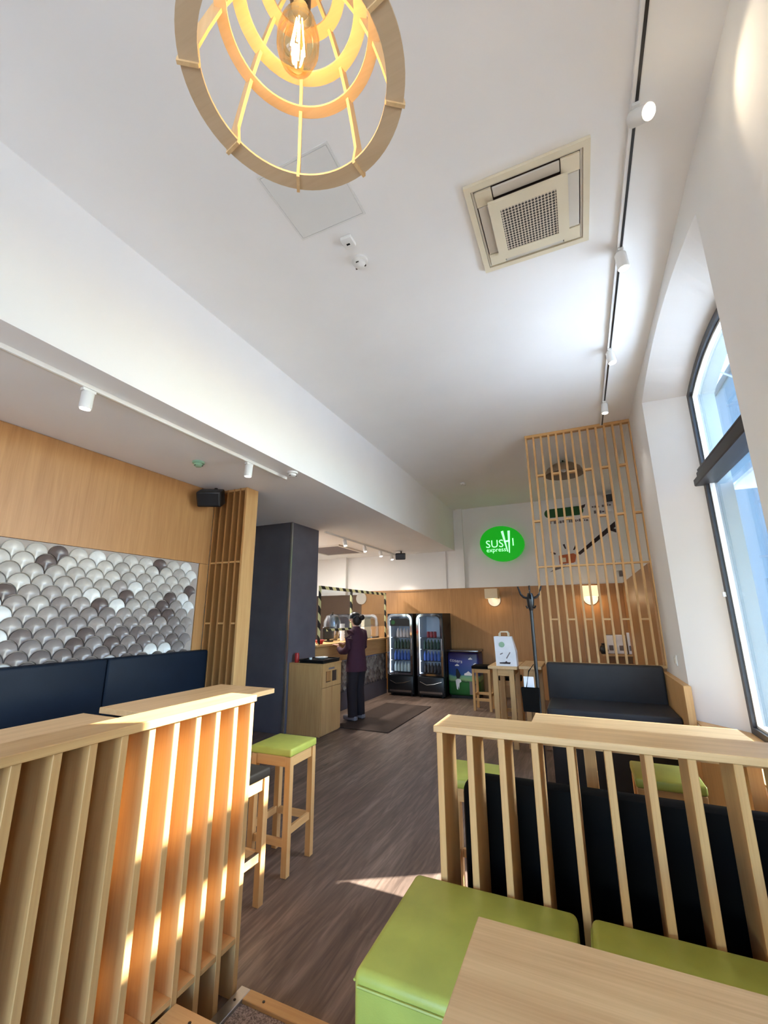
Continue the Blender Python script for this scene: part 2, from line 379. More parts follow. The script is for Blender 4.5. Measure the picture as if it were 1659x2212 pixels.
# outside
gr = struct(B('ground_outside', ASPH, None, 1.36, 60, -40, 80, -.4, -.35)); struct(B('ground_outside_front', ASPH, None, -40, 1.36, -40, YN-.21, -.4, -.35))
can = thing('window_canopy', 'pale canopy roof outside the arched window', 'canopy', (1.36, 3.6, 2.72))
B('slab', FROST, can, 1.36, 3.1, 1.6, 4.76, 2.715, 2.745, bev=.006)
B('front_edge', STEEL, can, 3.1, 3.12, 1.6, 4.76, 2.70, 2.76)
for y in (1.9, 4.6): MB().cyl((1.36, y, 3.9), (2.75, y, 2.745), .008, 8).build('rod', STEEL, can)
bld = thing('street_building', 'pale building across the street beyond the arched window', 'building', (12, 40, -.35))
B('wall', FACADE, bld, 9, 16, 14, 75, -.35, 15.3); B('cornice', WPLAS, bld, 8.7, 9, 14, 75, 14.8, 15.3); B('plinth', ASPH, bld, 8.95, 9, 14, 75, -.35, .6)

# ------------------------------------------------------------------ left wall: veneer, tiles
B('upper_panel', VEN, wl, XL-.03, XL, YN, 3.60, 2.19, ZS-.004)
B('side_panel', VEN, wl, XL-.03, XL, 3.475, 3.60, 0, 2.186)
B('lower_panel', VEN, wl, XL-.03, XL, YN, 3.471, 0, 1.20)
B('tile_backing', GROUT, wl, XL-.03, XL-.008, .9, 3.471, 1.20, 2.186)
def scale_tile(w, h, t):
    # fish-scale tile: rounded top, concave lower sides; local YZ plane, +X face, slightly domed with raised rim
    r = w/2; n = 10; edge = []
    for i in range(n+1):
        a = PI*i/n; edge.append((r*math.cos(a), r*math.sin(a)))
    for i in range(1, 6):
        a = PI/2*(1-i/5); edge.append((-r+r*math.cos(a), (-r+r*math.sin(a))*h/r))
    for i in range(4, 0, -1):
        a = PI/2*(1-i/5); edge.append((r-r*math.cos(a), (-r+r*math.sin(a))*h/r))
    mb = MB(); b = mb.bm
    lo = [b.verts.new((0, y, z)) for y, z in edge]; up = [b.verts.new((t, y*.965, z*.965)) for y, z in edge]
    i1 = [b.verts.new((t*.6, y*.87, z*.87+.003)) for y, z in edge]; c = b.verts.new((t*.60, 0, r*.15))
    n = len(edge)
    for i in range(n):
        j = (i+1) % n
        b.faces.new((lo[i], lo[j], up[j], up[i])); b.faces.new((up[i], up[j], i1[j], i1[i])); b.faces.new((i1[i], i1[j], c))
    bmesh.ops.recalc_face_normals(b, faces=b.faces)
    me = bpy.data.meshes.new('tile'); b.to_mesh(me); b.free(); me.materials.append(TILES[1])
    me.polygons.foreach_set('use_smooth', [True]*len(me.polygons)); me.set_sharp_from_angle(angle=math.radians(50)); return me
TM = scale_tile(.152, .079, .012)
PW, PH = .1565, .0815
for r in range(12):
    zc = 2.178-.075-r*PH
    for k in range(-1, 16):
        y = 1.20+(k+(.5 if r % 2 else 0))*PW+.06
        if y < 1.0 or y+PW*.5 > 3.50: continue
        ru = random.random(); g = r/12
        if ru < .10: mt = TILES[6]
        elif ru < .17: mt = TILES[5]
        else: mt = TILES[min(4, max(0, int(g*5+random.uniform(-.6, 1.0))))]
        put('tile', TM, wl, (XL-.006, y, zc), mt)
# back wall panels
wbk = bpy.data.objects['wall_back']
for i, (a, b) in enumerate([(-4.85, -3.9), (-3.897, -2.6), (-2.597, -1.3), (-1.297, 0), (.003, .795)]): B('veneer_panel', VEN, wbk, a, b, YB-.03, YB, 0, 2.19)
B('dark_panel', BROWNW, wbk, -6.4, -4.853, YB-.03, YB, 0, 2.12)
B('top_trim', VEN, wbk, -4.85, .795, YB-.045, YB-.03, 2.17, 2.20)
struct(B('trim_1', WHITE, None, -2.42, -2.27, YB-.06, YB, 2.2, ZC)); struct(B('trim_2', WHITE, None, -5.5, -5.25, YB-.12, YB, 2.12, ZS)); struct(B('trim_4', WHITE, None, -2.76, -2.70, YB-.03, YB, 2.2, ZS))
struct(B('trim_3', WZ, None, .74, .798, 4.66, 5.74, 0, 1.0, bev=.003))
pil = struct(B('pillar', GREYW, None, -6.38, -3.99, 5.36, 6.12, 0, ZS)); B('corner_strip', ALU, pil, -4.012, -3.984, 5.354, 5.385, 0, ZS-.01)
# wooden lattice end of the left wall
lc = struct(bpy.data.objects.new('column_lattice', None)); COL.objects.link(lc); lc.location = (-3.58, 3.69, 0)
lc['label'] = 'slatted oak column at the end of the tiled wall'
B('back_board', BROWNW, lc, XL, -3.362, 3.76, 3.78, 0, ZS-.004)  # oak board coloured dark to paint in the shade between the slats
sm = MB().box(-.010, .010, -.08, .08, 0, ZS-.004).build('slat', VEN)  # darker veneer than the end board, deepening the painted shade
sme = sm.data; bpy.data.objects.remove(sm)
for x in (-3.80, -3.71, -3.615, -3.52, -3.43): put('slat', sme, lc, (x+3.58, -.01, 0))
B('end_board', WZ, lc, -3.36, -3.33, 3.60, 3.79, 0, ZS-.004, bev=.002)
xs = [-3.80, -3.71, -3.615, -3.52, -3.43, -3.36]
for i in range(5):
    B('crosspiece', WX, lc, xs[i]+.0095, xs[i+1]-.0095, 3.603, 3.75, 2.19, 2.208)
    B('crosspiece', WX, lc, xs[i]+.0095, xs[i+1]-.0095, 3.603, 3.75, ZS-.03, ZS-.006)
    if i % 2 == 0: B('crosspiece', WX, lc, xs[i]+.0095, xs[i+1]-.0095, 3.603, 3.75, 1.53, 1.548)

# ------------------------------------------------------------------ left partition
lp = thing('slatted_partition', 'oak slatted partition with sunlit end beside the steps', 'partition', (-1.62, .8, 0))
me = MB().box(-.08, .08, -.014, .014, 0, 1.19, .002).build('slat', WZ); LS = me.data; bpy.data.objects.remove(me)
ly = [1.813-.1112*k for k in range(19)]
for y in ly: put('slat', LS, lp, (0, y-.8, 0))
B('top_rail', WY, lp, -1.70, -1.53, -.25, 1.832, 1.191, 1.221, bev=.002)
B('back_board', WZ, lp, -1.722, -1.702, -.2, 1.825, .01, 1.188)
for a, b in zip(ly[1:], ly): B('shelf', WY, lp, -1.70, -1.541, a+.0145, b-.0145, .205, .225)
# ------------------------------------------------------------------ right partition
rp = thing('slatted_divider', 'low oak slatted divider with flat top rail behind the green seats', 'divider', (.04, 2.27, 0))
me = MB().box(-.015, .015, -.114, .114, 0, 1.055, .002).build('slat', WZ); RS = me.data; bpy.data.objects.remove(me)
for k in range(11): put('slat', RS, rp, (-.684+.1450*k-.04, 0, 0))
B('top_rail', TOPX, rp, -.712, .797, 2.148, 2.412, 1.056, 1.086, bev=.003)
mb = MB()
prof = [(-.655+.09-.09*math.cos(a*PI/12), .80-.09+.09*math.sin(a*PI/12)) for a in range(7)]
def ringpts(k, y): return [mb.bm.verts.new((x+k, y, z-k)) for x, z in [(-.655, .06)]+prof]+[mb.bm.verts.new((.795, y, .80-k)), mb.bm.verts.new((.795, y, .06))]
L = [ringpts(k, y) for k, y in ((.03, 2.418), (.012, 2.424), (.0, 2.445), (.0, 2.49), (.012, 2.525), (.03, 2.535))]
for A, Bq in zip(L, L[1:]):
    for i in range(len(A)): mb.bm.faces.new((A[i], A[(i+1) % len(A)], Bq[(i+1) % len(A)], Bq[i]))
mb.bm.faces.new(L[0]); mb.bm.faces.new(L[-1][::-1]); mb.build('backrest_pad', BLACKL, rp, True)
B('rear_rail', WX, rp, -.60, .795, 2.386, 2.412, .99, 1.054)
# ------------------------------------------------------------------ green seats
def seat(label, x0, x1):
    t = thing('seat_cube', label, 'ottoman', ((x0+x1)/2, 1.84, 0), 'green seat blocks')
    MB().box(x0, x1, 1.535, 2.147, .03, .462, .028, 4).build('upholstered_body', GREEN, t, True)
    mb = MB(); e = .004
    p = [(x0+.02, 1.53, .425), (x1-.02, 1.53, .425)]
    mb.tube(p, .0045, 6); mb.tube([(x0-.001, 1.55, .425), (x0-.001, 2.13, .425)], .0045, 6)
    mb.build('piping', GREEN, t, True)
    B('plinth', BLACKP, t, x0+.03, x1-.03, 1.56, 2.13, 0, .03)
seat('green leatherette seat block at the open end of the divider', -.815, -.135)
seat('green leatherette seat block nearer the window, behind the oak table', -.088, .79)
tb = thing('dining_table', 'oak dining table in front of the green seat blocks', 'table', (.2, 1.04, 0))
MB().box(-.366, .79, .6, 1.467, .722, .75, .003).build('tabletop', TOPX, tb)
B('apron', WX, tb, -.28, .70, 1.39, 1.41, .64, .72); B('apron', WX, tb, -.28, .70, .66, .68, .64, .72)
for x in (-.30, .69):
    for y in (.64, 1.38): B('leg', WZ, tb, x, x+.06, y, y+.05, 0, .721)
# ------------------------------------------------------------------ steps
s1 = thing('carpet_tray', 'wood framed carpet tray flat on the floor by the partition end', 'mat tray', (-1.25, 1.6, 0), None)
MB().box(-1.516, -1.516+.0, 1.4, 1.4, 0, 0).bm.free()
B('rim', ALU, s1, -1.525, -1.475, 1.40, 1.84, 0, .035, bev=.002); B('rim', WX, s1, -1.474, -.86, 1.785, 1.84, 0, .036, bev=.002)
B('carpet', CARPET, s1, -1.474, -.86, 1.40, 1.784, .0, .022)
for x in (-1.38, -1.1): MB().lathe([(.006, .036), (.006, .038)], (x, 1.81, 0), 8).build('screw', BLACKM, s1)
for y in (1.77,): MB().lathe([(.006, .035), (.006, .037)], (-1.50, y, 0), 8).build('screw', BLACKM, s1)
s2 = thing('carpeted_step', 'wood edged carpeted step nearest the viewer', 'step', (-1.25, 1.3, 0))
B('riser', WX, s2, -1.522, -.86, 1.05, 1.392, 0, .165)
B('edge_board', WX, s2, -1.535, -.85, 1.405, 1.485, .165, .20, bev=.002); B('edge_board', WY, s2, -1.535, -1.465, 1.0, 1.404, .165, .20, bev=.002)
B('carpet', CARPET, s2, -1.464, -.86, 1.0, 1.404, .165, .192)
for x in (-1.42, -1.1): MB().lathe([(.006, .20), (.006, .202)], (x, 1.445, 0), 8).build('screw', BLACKM, s2)

# ------------------------------------------------------------------ left bench and bar tables
lb = thing('wall_bench', 'blue black high wall bench under the fish scale tiles', 'bench', (-3.6, 2, 0))
B('base', WY, lb, -3.815, -3.30, .2, 3.598, 0, .66)
for a, b in ((.3, 1.396), (1.40, 2.503), (2.508, 3.598)):
    MB().box(-3.815, -3.70, a, b, .80, 1.265, .02, 3).build('back_cushion', NAVYL, lb, True)
    MB().box(-3.815, -3.27, a, b, .662, .79, .025, 3).build('seat_cushion', NAVYL, lb, True)
def bar_table(label, x0, x1, y0, y1, z, grp, gx='Y', iy=.05, ap=True, ix=.05):
    t = thing('bar_table', label, 'table', ((x0+x1)/2, (y0+y1)/2, 0), grp)
    B('tabletop', TOPY if gx == 'Y' else TOPX, t, x0, x1, y0, y1, z-.035, z, bev=.003)
    i = .05
    for x in (x0+ix, x1-i-.06):
        for y in (y0+iy, y1-iy-.06): B('leg', WZ, t, x, x+.06, y, y+.06, 0, z-.036)
    if not ap: return t
    B('apron', WY, t, x0+i+.01, x0+i+.035, y0+iy+.062, y1-iy-.062, z-.12, z-.037); B('apron', WY, t, x1-i-.035, x1-i-.01, y0+iy+.062, y1-iy-.062, z-.12, z-.037)
    B('apron', WX, t, x0+i+.062, x1-i-.062, y0+iy+.01, y0+iy+.035, z-.12, z-.037); B('apron', WX, t, x0+i+.062, x1-i-.062, y1-iy-.035, y1-iy-.01, z-.12, z-.037)
    return t
bar_table('high oak bar table reaching past the partition end, by the green stool', -2.83, -2.27, 1.90, 2.92, 1.055, 'high tables by the wall bench', 'Y', .32)
bar_table('high oak bar table behind the slatted partition, its end hidden', -2.93, -2.33, .45, 1.87, 1.02, 'high tables by the wall bench')
bar_table('high oak table standing under the arched window behind the divider', -.37, .785, 2.86, 3.42, .93, None, 'X', .05, False, .30)
def stool(label, cx, cy, pad, rz=0, h=.74, grp='bar stools', w=.32):
    t = thing('bar_stool', label, 'stool', (0, 0, 0), grp); a = w/2; l = .042
    MB().box(-a-.005, a+.005, -a-.005, a+.005, h-.05, h, .012, 3).build('seat_pad', pad, t, True)
    for sx in (-1, 1):
        for sy in (-1, 1):
            x0 = sx*a-(l if sx > 0 else 0); y0 = sy*a-(l if sy > 0 else 0)
            B('leg', WZ, t, x0, x0+l, y0, y0+l, 0, h-.051, bev=.002)
    for sx in (-1, 1):
        x = sx*(a-.022)
        B('apron', WY, t, x-.011, x+.011, -a+l, a-l, h-.115, h-.052); B('stretcher', WY, t, x-.011, x+.011, -a+l, a-l, .225, .27, bev=.002)
        B('apron', WX, t, -a+l, a-l, x-.011, x+.011, h-.115, h-.052)
        z = .16 if sx < 0 else .22
        B('stretcher', WX, t, -a+l, a-l, x-.011, x+.011, z, z+.045, bev=.002)
    t.location = (cx, cy, 0); t.rotation_euler = (0, 0, rz); return t
stool('green topped oak bar stool in the aisle beside the bar table end', -2.03, 2.76, GREEN, .03)
t = stool('black topped oak bar stool half hidden behind the sunlit partition end', -2.0, 2.20, BLACKL, -.02, .71)
B('footrest_plate', STEEL, t, -2.0+.128, -2.0+.150, 2.20-.11, 2.20+.11, .271, .275)
stool('green topped bar stool at the aisle end of the divider', -.665, 2.72, GREEN, 0, .73)
stool('green topped bar stool behind the divider, nearest the window', .34, 3.12, GREEN, 0, .73)
stool('oak bar stool left of the table with the paper bag', -1.72, 8.1, BLACKL, 0, .74)
stool('oak bar stool tucked behind the paper bag table', -1.05, 6.85, BLACKL, .1, .74)

# ------------------------------------------------------------------ far bench, screen, coat stand, bag tables
fb = thing('window_bench', 'charcoal upholstered high bench below the lattice screen', 'bench', (.15, 5.3, 0))
B('base', BLACKP, fb, -.40, .735, 4.98, 5.66, 0, .58)
MB().box(-.42, .738, 4.92, 5.585, .582, .69, .02, 3).build('seat_cushion', GREYL, fb, True)
MB().box(-.44, .738, 5.59, 5.70, .62, 1.065, .025, 3).build('back_cushion', GREYL, fb, True)
ls = thing('lattice_screen', 'tall oak lattice screen rising from the charcoal bench to the ceiling', 'screen', (.175, 5.78, 1.0))
me = MB().box(-.012, .012, -.03, .03, .06, 2.958).build('slat', WZ); SL = me.data; bpy.data.objects.remove(me)
sx = [-.447+.0958*k for k in range(14)]
for x in sx: put('slat', SL, ls, (x-.175, 0, 0))
B('top_rail', WX, ls, -.462, .797, 5.748, 5.812, 3.96, 3.997); B('bottom_rail', WX, ls, -.462, .797, 5.748, 5.812, 1.03, 1.058)
for g in range(13):
    x0, x1 = sx[g]+.0125, sx[g+1]-.0125
    B('crosspiece', WX, ls, x0, x1, 5.752, 5.808, 2.19, 2.21)
    if g % 2 == 1:
        B('crosspiece', WX, ls, x0, x1, 5.752, 5.808, 3.40, 3.425); B('crosspiece', WX, ls, x0, x1, 5.752, 5.808, 1.545, 1.565)
    else: B('crosspiece', WX, ls, x0, x1, 5.752, 5.808, 2.785, 2.81)
cs = thing('coat_stand', 'black metal coat stand in front of the bag table', 'coat stand', (-.455, 4.6, 0))
c0 = (-.455, 4.6)
MB().lathe([(.17, 0), (.17, .012), (.045, .03), (.026, .05)], (*c0, 0), 28).build('base', BLACKM, cs, True)
MB().cyl((*c0, .04), (*c0, 1.78), .0165, 14).build('pole', BLACKM, cs, True)
MB().lathe([(.018, 1.65), (.033, 1.70), (.038, 1.77), (.026, 1.82), (.0, 1.83)], (*c0, 0), 16).build('hub', BLACKM, cs, True)
for k in range(4):
    a = k*PI/2+.1; u = Vector((math.cos(a), math.sin(a), 0)); o = Vector((*c0, 0))
    MB().tube([o+u*.025+Vector((0, 0, 1.77)), o+u*.062+Vector((0, 0, 1.782)), o+u*.088+Vector((0, 0, 1.81)), o+u*.10+Vector((0, 0, 1.85)), o+u*.113+Vector((0, 0, 1.89))], .012, 8, [.0125, .0115, .010, .009, .0075]).build('hook', BLACKM, cs, True)
    a += PI/4; u = Vector((math.cos(a), math.sin(a), 0))
    MB().tube([o+u*.016+Vector((0, 0, 1.685)), o+u*.05+Vector((0, 0, 1.675)), o+u*.063+Vector((0, 0, 1.696))], .0075, 8).build('small_hook', BLACKM, cs, True)
tg = thing('tote_bag', 'black bag hanging low on the coat stand', 'bag', (-.505, 4.5, .73))
MB().prism([(-.585, .73), (-.445, .73), (-.435, .935), (-.595, .935)], 'Y', 4.46, 4.465).prism([(-.585, .73), (-.445, .73), (-.435, .935), (-.595, .935)], 'Y', 4.53, 4.535).prism([(-.585, .73), (-.58, .73), (-.59, .935), (-.595, .935)], 'Y', 4.466, 4.529).prism([(-.45, .73), (-.445, .73), (-.435, .935), (-.44, .935)], 'Y', 4.466, 4.529).box(-.579, -.451, 4.466, 4.529, .73, .735).build('body', BLACKL, tg)
MB().tube([(-.55, 4.5, .93), (-.52, 4.53, 1.08), (-.475, 4.585, 1.14), (-.46, 4.54, 1.08), (-.455, 4.5, .93)], .005, 6).build('strap', BLACKL, tg, True)
np_ = thing('newspaper', 'folded white newspaper tucked behind the black bag', 'newspaper', (-.53, 4.55, .80))
MB().box(-.575, -.48, 4.538, 4.548, .80, 1.03, .002).build('outer_fold', PAPER, np_); MB().box(-.56, -.485, 4.549, 4.557, .80, 1.015, .002).build('inner_fold', GREYPR, np_)
bar_table('oak high table carrying the white paper bag', -1.18, -.815, 5.88, 6.55, .97, 'high tables by the coat stand')
bar_table('oak high table behind the coat stand pole, right of the bag table', -.805, -.53, 5.98, 6.75, .97, 'high tables by the coat stand')
pb = thing('paper_bag', 'white paper carrier bag with a green emblem on the oak table', 'bag', (-.95, 6.0, .97))
mb = MB(); b = mb.bm
x0, x1, y0, y1, zb, zt = -1.075, -.815, 5.92, 6.07, .971, 1.335
lo = [b.verts.new(p) for p in ((x0, y0, zb), (x1, y0, zb), (x1, y1, zb), (x0, y1, zb))]
mi = [b.verts.new(p) for p in ((x0-.005, y0, 1.15), (x1-.005, y0-.004, 1.15), (x1-.012, y0+.07, 1.15), (x1-.005, y1, 1.15), (x0-.005, y1, 1.15))]
tp = [b.verts.new(p) for p in ((x0-.015, y0+.02, zt), (x1-.05, y0+.02, zt), (x1-.06, y0+.07, zt), (x1-.05, y1-.02, zt), (x0-.015, y1-.02, zt))]
b.faces.new(lo); b.faces.new((lo[0], lo[1], mi[1], mi[0])); b.faces.new((lo[1], lo[2], mi[3], mi[2], mi[1])); b.faces.new((lo[2], lo[3], mi[4], mi[3])); b.faces.new((lo[3], lo[0], mi[0], mi[4]))
for i in range(5): b.faces.new((mi[i], mi[(i+1) % 5], tp[(i+1) % 5], tp[i]))
mb.build('body', PAPER, pb)
for y in (5.952, 6.04):
    MB().tube([(-1.02, y, 1.30), (-1.02, y, 1.375), (-1.005, y, 1.392), (-.92, y, 1.394), (-.905, y, 1.376), (-.905, y, 1.30)], .008, 6).build('handle', CREAM, pb, True)
MB().prism([(-.99+.035*math.cos(a*PI/8), 1.235+.035*math.sin(a*PI/8)) for a in range(16)], 'Y', 5.92, 5.928).build('emblem', PALEGR, pb)
MB().prism([(-1.02, 1.12), (-.985, 1.135), (-.98, 1.125), (-1.015, 1.108)], 'Y', 5.914, 5.92).prism([(-.945, 1.07), (-.935, 1.06), (-.885, 1.14), (-.895, 1.145)], 'Y', 5.914, 5.92).build('grey_print', GREYPR, pb)
MB().prism([(-1.03, 1.0), (-.90, .998), (-.89, 1.02), (-.93, 1.02), (-.945, 1.035), (-.96, 1.02), (-1.03, 1.015)], 'Y', 5.914, 5.92).build('dark_print', DKPRINT, pb)

# ------------------------------------------------------------------ back wall things
def sconce(label, x, lit):
    t = thing('wall_sconce', label, 'lamp', (x, YB-.03, 1.98), 'square shaded wall sconces')
    MB().lathe([(.13, YB-.06), (.135, YB-.045), (.135, YB-.031)], (x, 0, 1.93), 32, 'Y').build('round_backplate', WPLAS, t, True)
    B('arm', WPLAS, t, x-.02, x+.02, YB-.2, YB-.06, 1.95, 1.99)
    w = .13
    mb = MB(); mb.prism([(x-w, YB-.40), (x+w, YB-.40), (x+w, YB-.16), (x-w, YB-.16)], 'Z', 1.95, 2.15)
    fs = [f for f in mb.bm.faces if abs(f.normal.z) > .9]; bmesh.ops.delete(mb.bm, geom=fs, context='FACES_ONLY'); mb.build('shade', SHADE if lit else SHADEW, t)
    MB().lathe([(0, 2.0), (.03, 2.02), (.035, 2.05), (.015, 2.10), (0, 2.105)], (x, YB-.28, 0), 12).build('bulb', LENSD, t, True)
    d = bpy.data.lights.new('sconce_light', 'POINT'); d.energy = 1.6 if lit else .8; d.color = (1, .75, .45); d.shadow_soft_size = .03
    o = bpy.data.objects.new('sconce_light', d); COL.objects.link(o); o.parent = t; o.location = (0, -.25, -.06)
sconce('white square shaded wall sconce left of the coat stand', -1.66, False)
sconce('glowing wall sconce seen through the lattice screen', .2, True)
sg = thing('green_sign', 'round green backlit sign with white sushi lettering on the back wall', 'sign', (-1.43, YB, 3.14))
def blob(cx, cz, rx, rz, n=40):
    pts = []
    for k in range(n):
        a = 2*PI*k/n; r = 1+.04*math.cos(2*a+.9)+.05*math.sin(a*1.0+2.6)
        pts.append((cx+rx*r*math.cos(a), cz+rz*r*math.sin(a)))
    return pts
MB().prism(blob(-1.43, 3.14, .455, .395), 'Y', YB-.10, YB-.005).build('box', SIGNG, sg)
yf = YB-.104
text('lettering', 'SUS', .235, SIGNW, sg, (-1.76, yf, 3.045), ext=.003, space=1.02)
text('lettering', 'I', .235, SIGNW, sg, (-1.205, yf, 3.06), ext=.003)
text('small_lettering', 'express', .135, SIGNW, sg, (-1.75, yf, 2.95), ext=.003, space=1.0)
MB().prism([(-1.415, 3.385), (-1.365, 3.40), (-1.29, 2.94), (-1.31, 2.935)], 'Y', yf-.003, yf+.003).build('chopstick_letter', SIGNW, sg)
MB().prism([(-1.275, 3.39), (-1.225, 3.39), (-1.255, 2.91), (-1.275, 2.91)], 'Y', yf-.003, yf+.003).build('chopstick_letter', SIGNW, sg)
MB().prism([(-1.36, 3.14), (-1.25, 3.155), (-1.25, 3.19), (-1.36, 3.175)], 'Y', yf-.003, yf+.003).build('chopstick_letter', SIGNW, sg)
mu = thing('wall_mural', 'printed mural of a sushi roll and chopstick behind the lattice', 'mural', (.3, YB, 3.1))
def pill(x0, x1, z0, z1, tilt, n=8):
    r = (z1-z0)/2; pts = []
    for k in range(n+1): a = -PI/2+PI*k/n; pts.append((x1-r+r*math.cos(a), (z0+z1)/2+r*math.sin(a)))
    for k in range(n+1): a = PI/2+PI*k/n; pts.append((x0+r+r*math.cos(a), (z0+z1)/2+r*math.sin(a)))
    cx, cz = (x0+x1)/2, (z0+z1)/2; c, s = math.cos(tilt), math.sin(tilt)
    return [(cx+(x-cx)*c-(z-cz)*s, cz+(x-cx)*s+(z-cz)*c) for x, z in pts]
ym = (YB-.006, YB-.001)
MB().prism(pill(-.50, .26, 3.61, 3.80, .02), 'Y', *ym).build('cucumber', DKGREEN, mu)
MB().prism([(.20, 3.80), (.31, 3.83), (.29, 3.77), (.23, 3.73)], 'Y', YB-.008, YB-.006).build('stalk', DKPRINT, mu)
MB().prism([(.10, 2.79), (.06, 2.83), (.90, 3.50), (1.06, 3.66), (1.16, 3.66), (1.10, 3.52), (.95, 3.42)], 'Y', *ym).build('chopstick', DKPRINT, mu)
MB().prism([(.66, 3.26), (.70, 3.31), (.84, 3.24), (.80, 3.19)], 'Y', YB-.01, YB-.006).build('chopstick_tie', DKPRINT, mu)
MB().prism([(-.5, 2.47), (-.2, 2.56), (-.18, 2.62), (-.36, 2.57)], 'Y', *ym).build('shadow_stroke', GREYPR, mu)
MB().prism([(-.30, 2.62), (-.04, 2.64), (.0, 2.66), (.03, 2.80), (-.02, 2.83), (-.30, 2.80)], 'Y', *ym).build('roll', ORANGEP, mu)
MB().prism([(-.24, 2.66), (-.17, 2.66), (-.17, 2.75), (-.24, 2.75)], 'Y', YB-.008, YB-.006).build('roll_filling', CREAM, mu)
for (x, z, a) in ((-.40, 2.86, -.5), (-.17, 2.98, .3+PI/2), (.02, 2.94, 1.0)):
    c, s = math.cos(a), math.sin(a); q = [(-.05, -.012), (.05, -.02), (.05, .02), (-.05, .012)]
    MB().prism([(x+u*c-v*s, z+u*s+v*c) for u, v in q], 'Y', *ym).build('stroke', DKPRINT, mu)
for r, (xa, xb, z) in enumerate(((-.40, .3, 3.48), (.42, .80, 3.74), (.45, .62, 3.62))):
    x = xa
    while x < xb:
        wv = random.uniform(.02, .045); B('worn_print', GREYPR, mu, x, x+wv, YB-.006, YB-.001, z+random.uniform(-.01, .01), z+.045+random.uniform(-.02, .012)); x += wv+random.choice([.012, .012, .05])
def speaker(label, c, r, s=1.0):
    t = thing('wall_speaker', label, 'speaker', c); R = Matrix.Rotation(r[2], 3, 'Z') @ Matrix.Rotation(r[0], 3, 'X')
    x, y, z = c
    MB().box(x-.13*s, x+.13*s, y-.09*s, y+.09*s, z-.085*s, z+.085*s, .015, 2, R).build('cabinet', BLACKP, t, True)
    MB().box(x-.115*s, x+.115*s, y-.098*s, y-.088*s, z-.07*s, z+.07*s, .004, 1, R, (x, y, z)).build('grille', BLACKM, t)
    return t
t = speaker('black loudspeaker under the soffit beside the oak column', (-3.64, 3.38, 2.90), (.5, 0, .5)); MB().cyl((-3.66, 3.42, 2.96), (-3.70, 3.50, 3.049), .018, 10).build('bracket', BLACKM, t)
t = speaker('black loudspeaker at the far end of the kitchen track', (-3.62, 8.95, 2.93), (.2, 0, .3), .85); MB().cyl((-3.62, 8.97, 2.97), (-3.62, 9.0, 3.049), .014, 10).build('bracket', BLACKM, t)
t = speaker('black loudspeaker high on the back wall behind the lattice', (.78-.02, 9.25, 3.86), (.2, 0, -.3), .85); MB().cyl((.75, 9.3, 3.88), (.72, 9.449, 3.9), .014, 10).build('bracket', BLACKM, t)
shf = thing('wall_shelf', 'small oak shelf on the back wall behind the lattice', 'shelf', (.62, 9.3, .87))
B('board', WX, shf, .28, .95, 9.20, YB-.031, .865, .90); B('bracket', WZ, shf, .34, .37, 9.25, YB-.031, .70, .864); B('bracket', WZ, shf, .86, .89, 9.25, YB-.031, .70, .864)
def menu(label, x, lean, mat, h=.34, w=.16):
    t = thing('menu_book', label, 'menu', (x, 9.32, .9), 'menus on the wall shelf')
    R = Matrix.Rotation(lean, 3, 'X')
    MB().box(x-w/2, x+w/2, 9.315, 9.335, .905, .905+h, .003, 1, R, (x, 9.325, .905)).build('cover', mat, t)
    MB().box(x-w/2+.03, x+w/2+.02, 9.300, 9.313, .905, .905+h-.01, .002, 1, R, (x, 9.325, .905)).build('page', PAPER, t)
    MB().box(x-.02, x+.05, 9.296, 9.299, .96, 1.05, 0, 1, R, (x, 9.325, .905)).build('picture', GREYPR, t)
menu('dark backed menu leaning at the left end of the wall shelf', .43, -.12, BLACKP); menu('white menu with a printed picture, second on the wall shelf', .60, -.12, PAPER)
menu('narrow white menu towards the right of the wall shelf', .76, -.1, PAPER, .38, .07); menu('white menu at the right end of the wall shelf', .87, -.14, PAPER, .30, .10)
vs = thing('dark_vase', 'dark round vase left of the shelf menus', 'vase', (.22, 9.28, 0))
vs.location = (.22, 9.3, .9)
MB().box(.28, .29, 9.3, 9.31, .9, .901).bm.free()
MB().lathe([(.0, .902), (.05, .902), (.075, .96), (.06, 1.03), (.03, 1.06), (.035, 1.09)], (.315, 9.25, 0), 18).build('body', BLACKP, vs, True)
vs.location = (.22, 9.3, .9)
sw = thing('wall_switch', 'white light switch on the window wall above the bench', 'switch', (.79, 5.15, 1.18))
B('plate', WPLAS, sw, .788, .799, 5.10, 5.20, 1.12, 1.22, bev=.003); B('rocker', CREAM2, sw, .782, .788, 5.12, 5.18, 1.14, 1.20, bev=.002)
wb = thing('wall_box', 'small white alarm box high by the window wall behind the lattice', 'box', (.74, 9.3, 2.5))
B('housing', WPLAS, wb, .70, .795, 9.15, 9.40, 2.42, 2.62, bev=.01); B('bracket', GREYPR, wb, .74, .795, 9.2, 9.38, 2.32, 2.41)

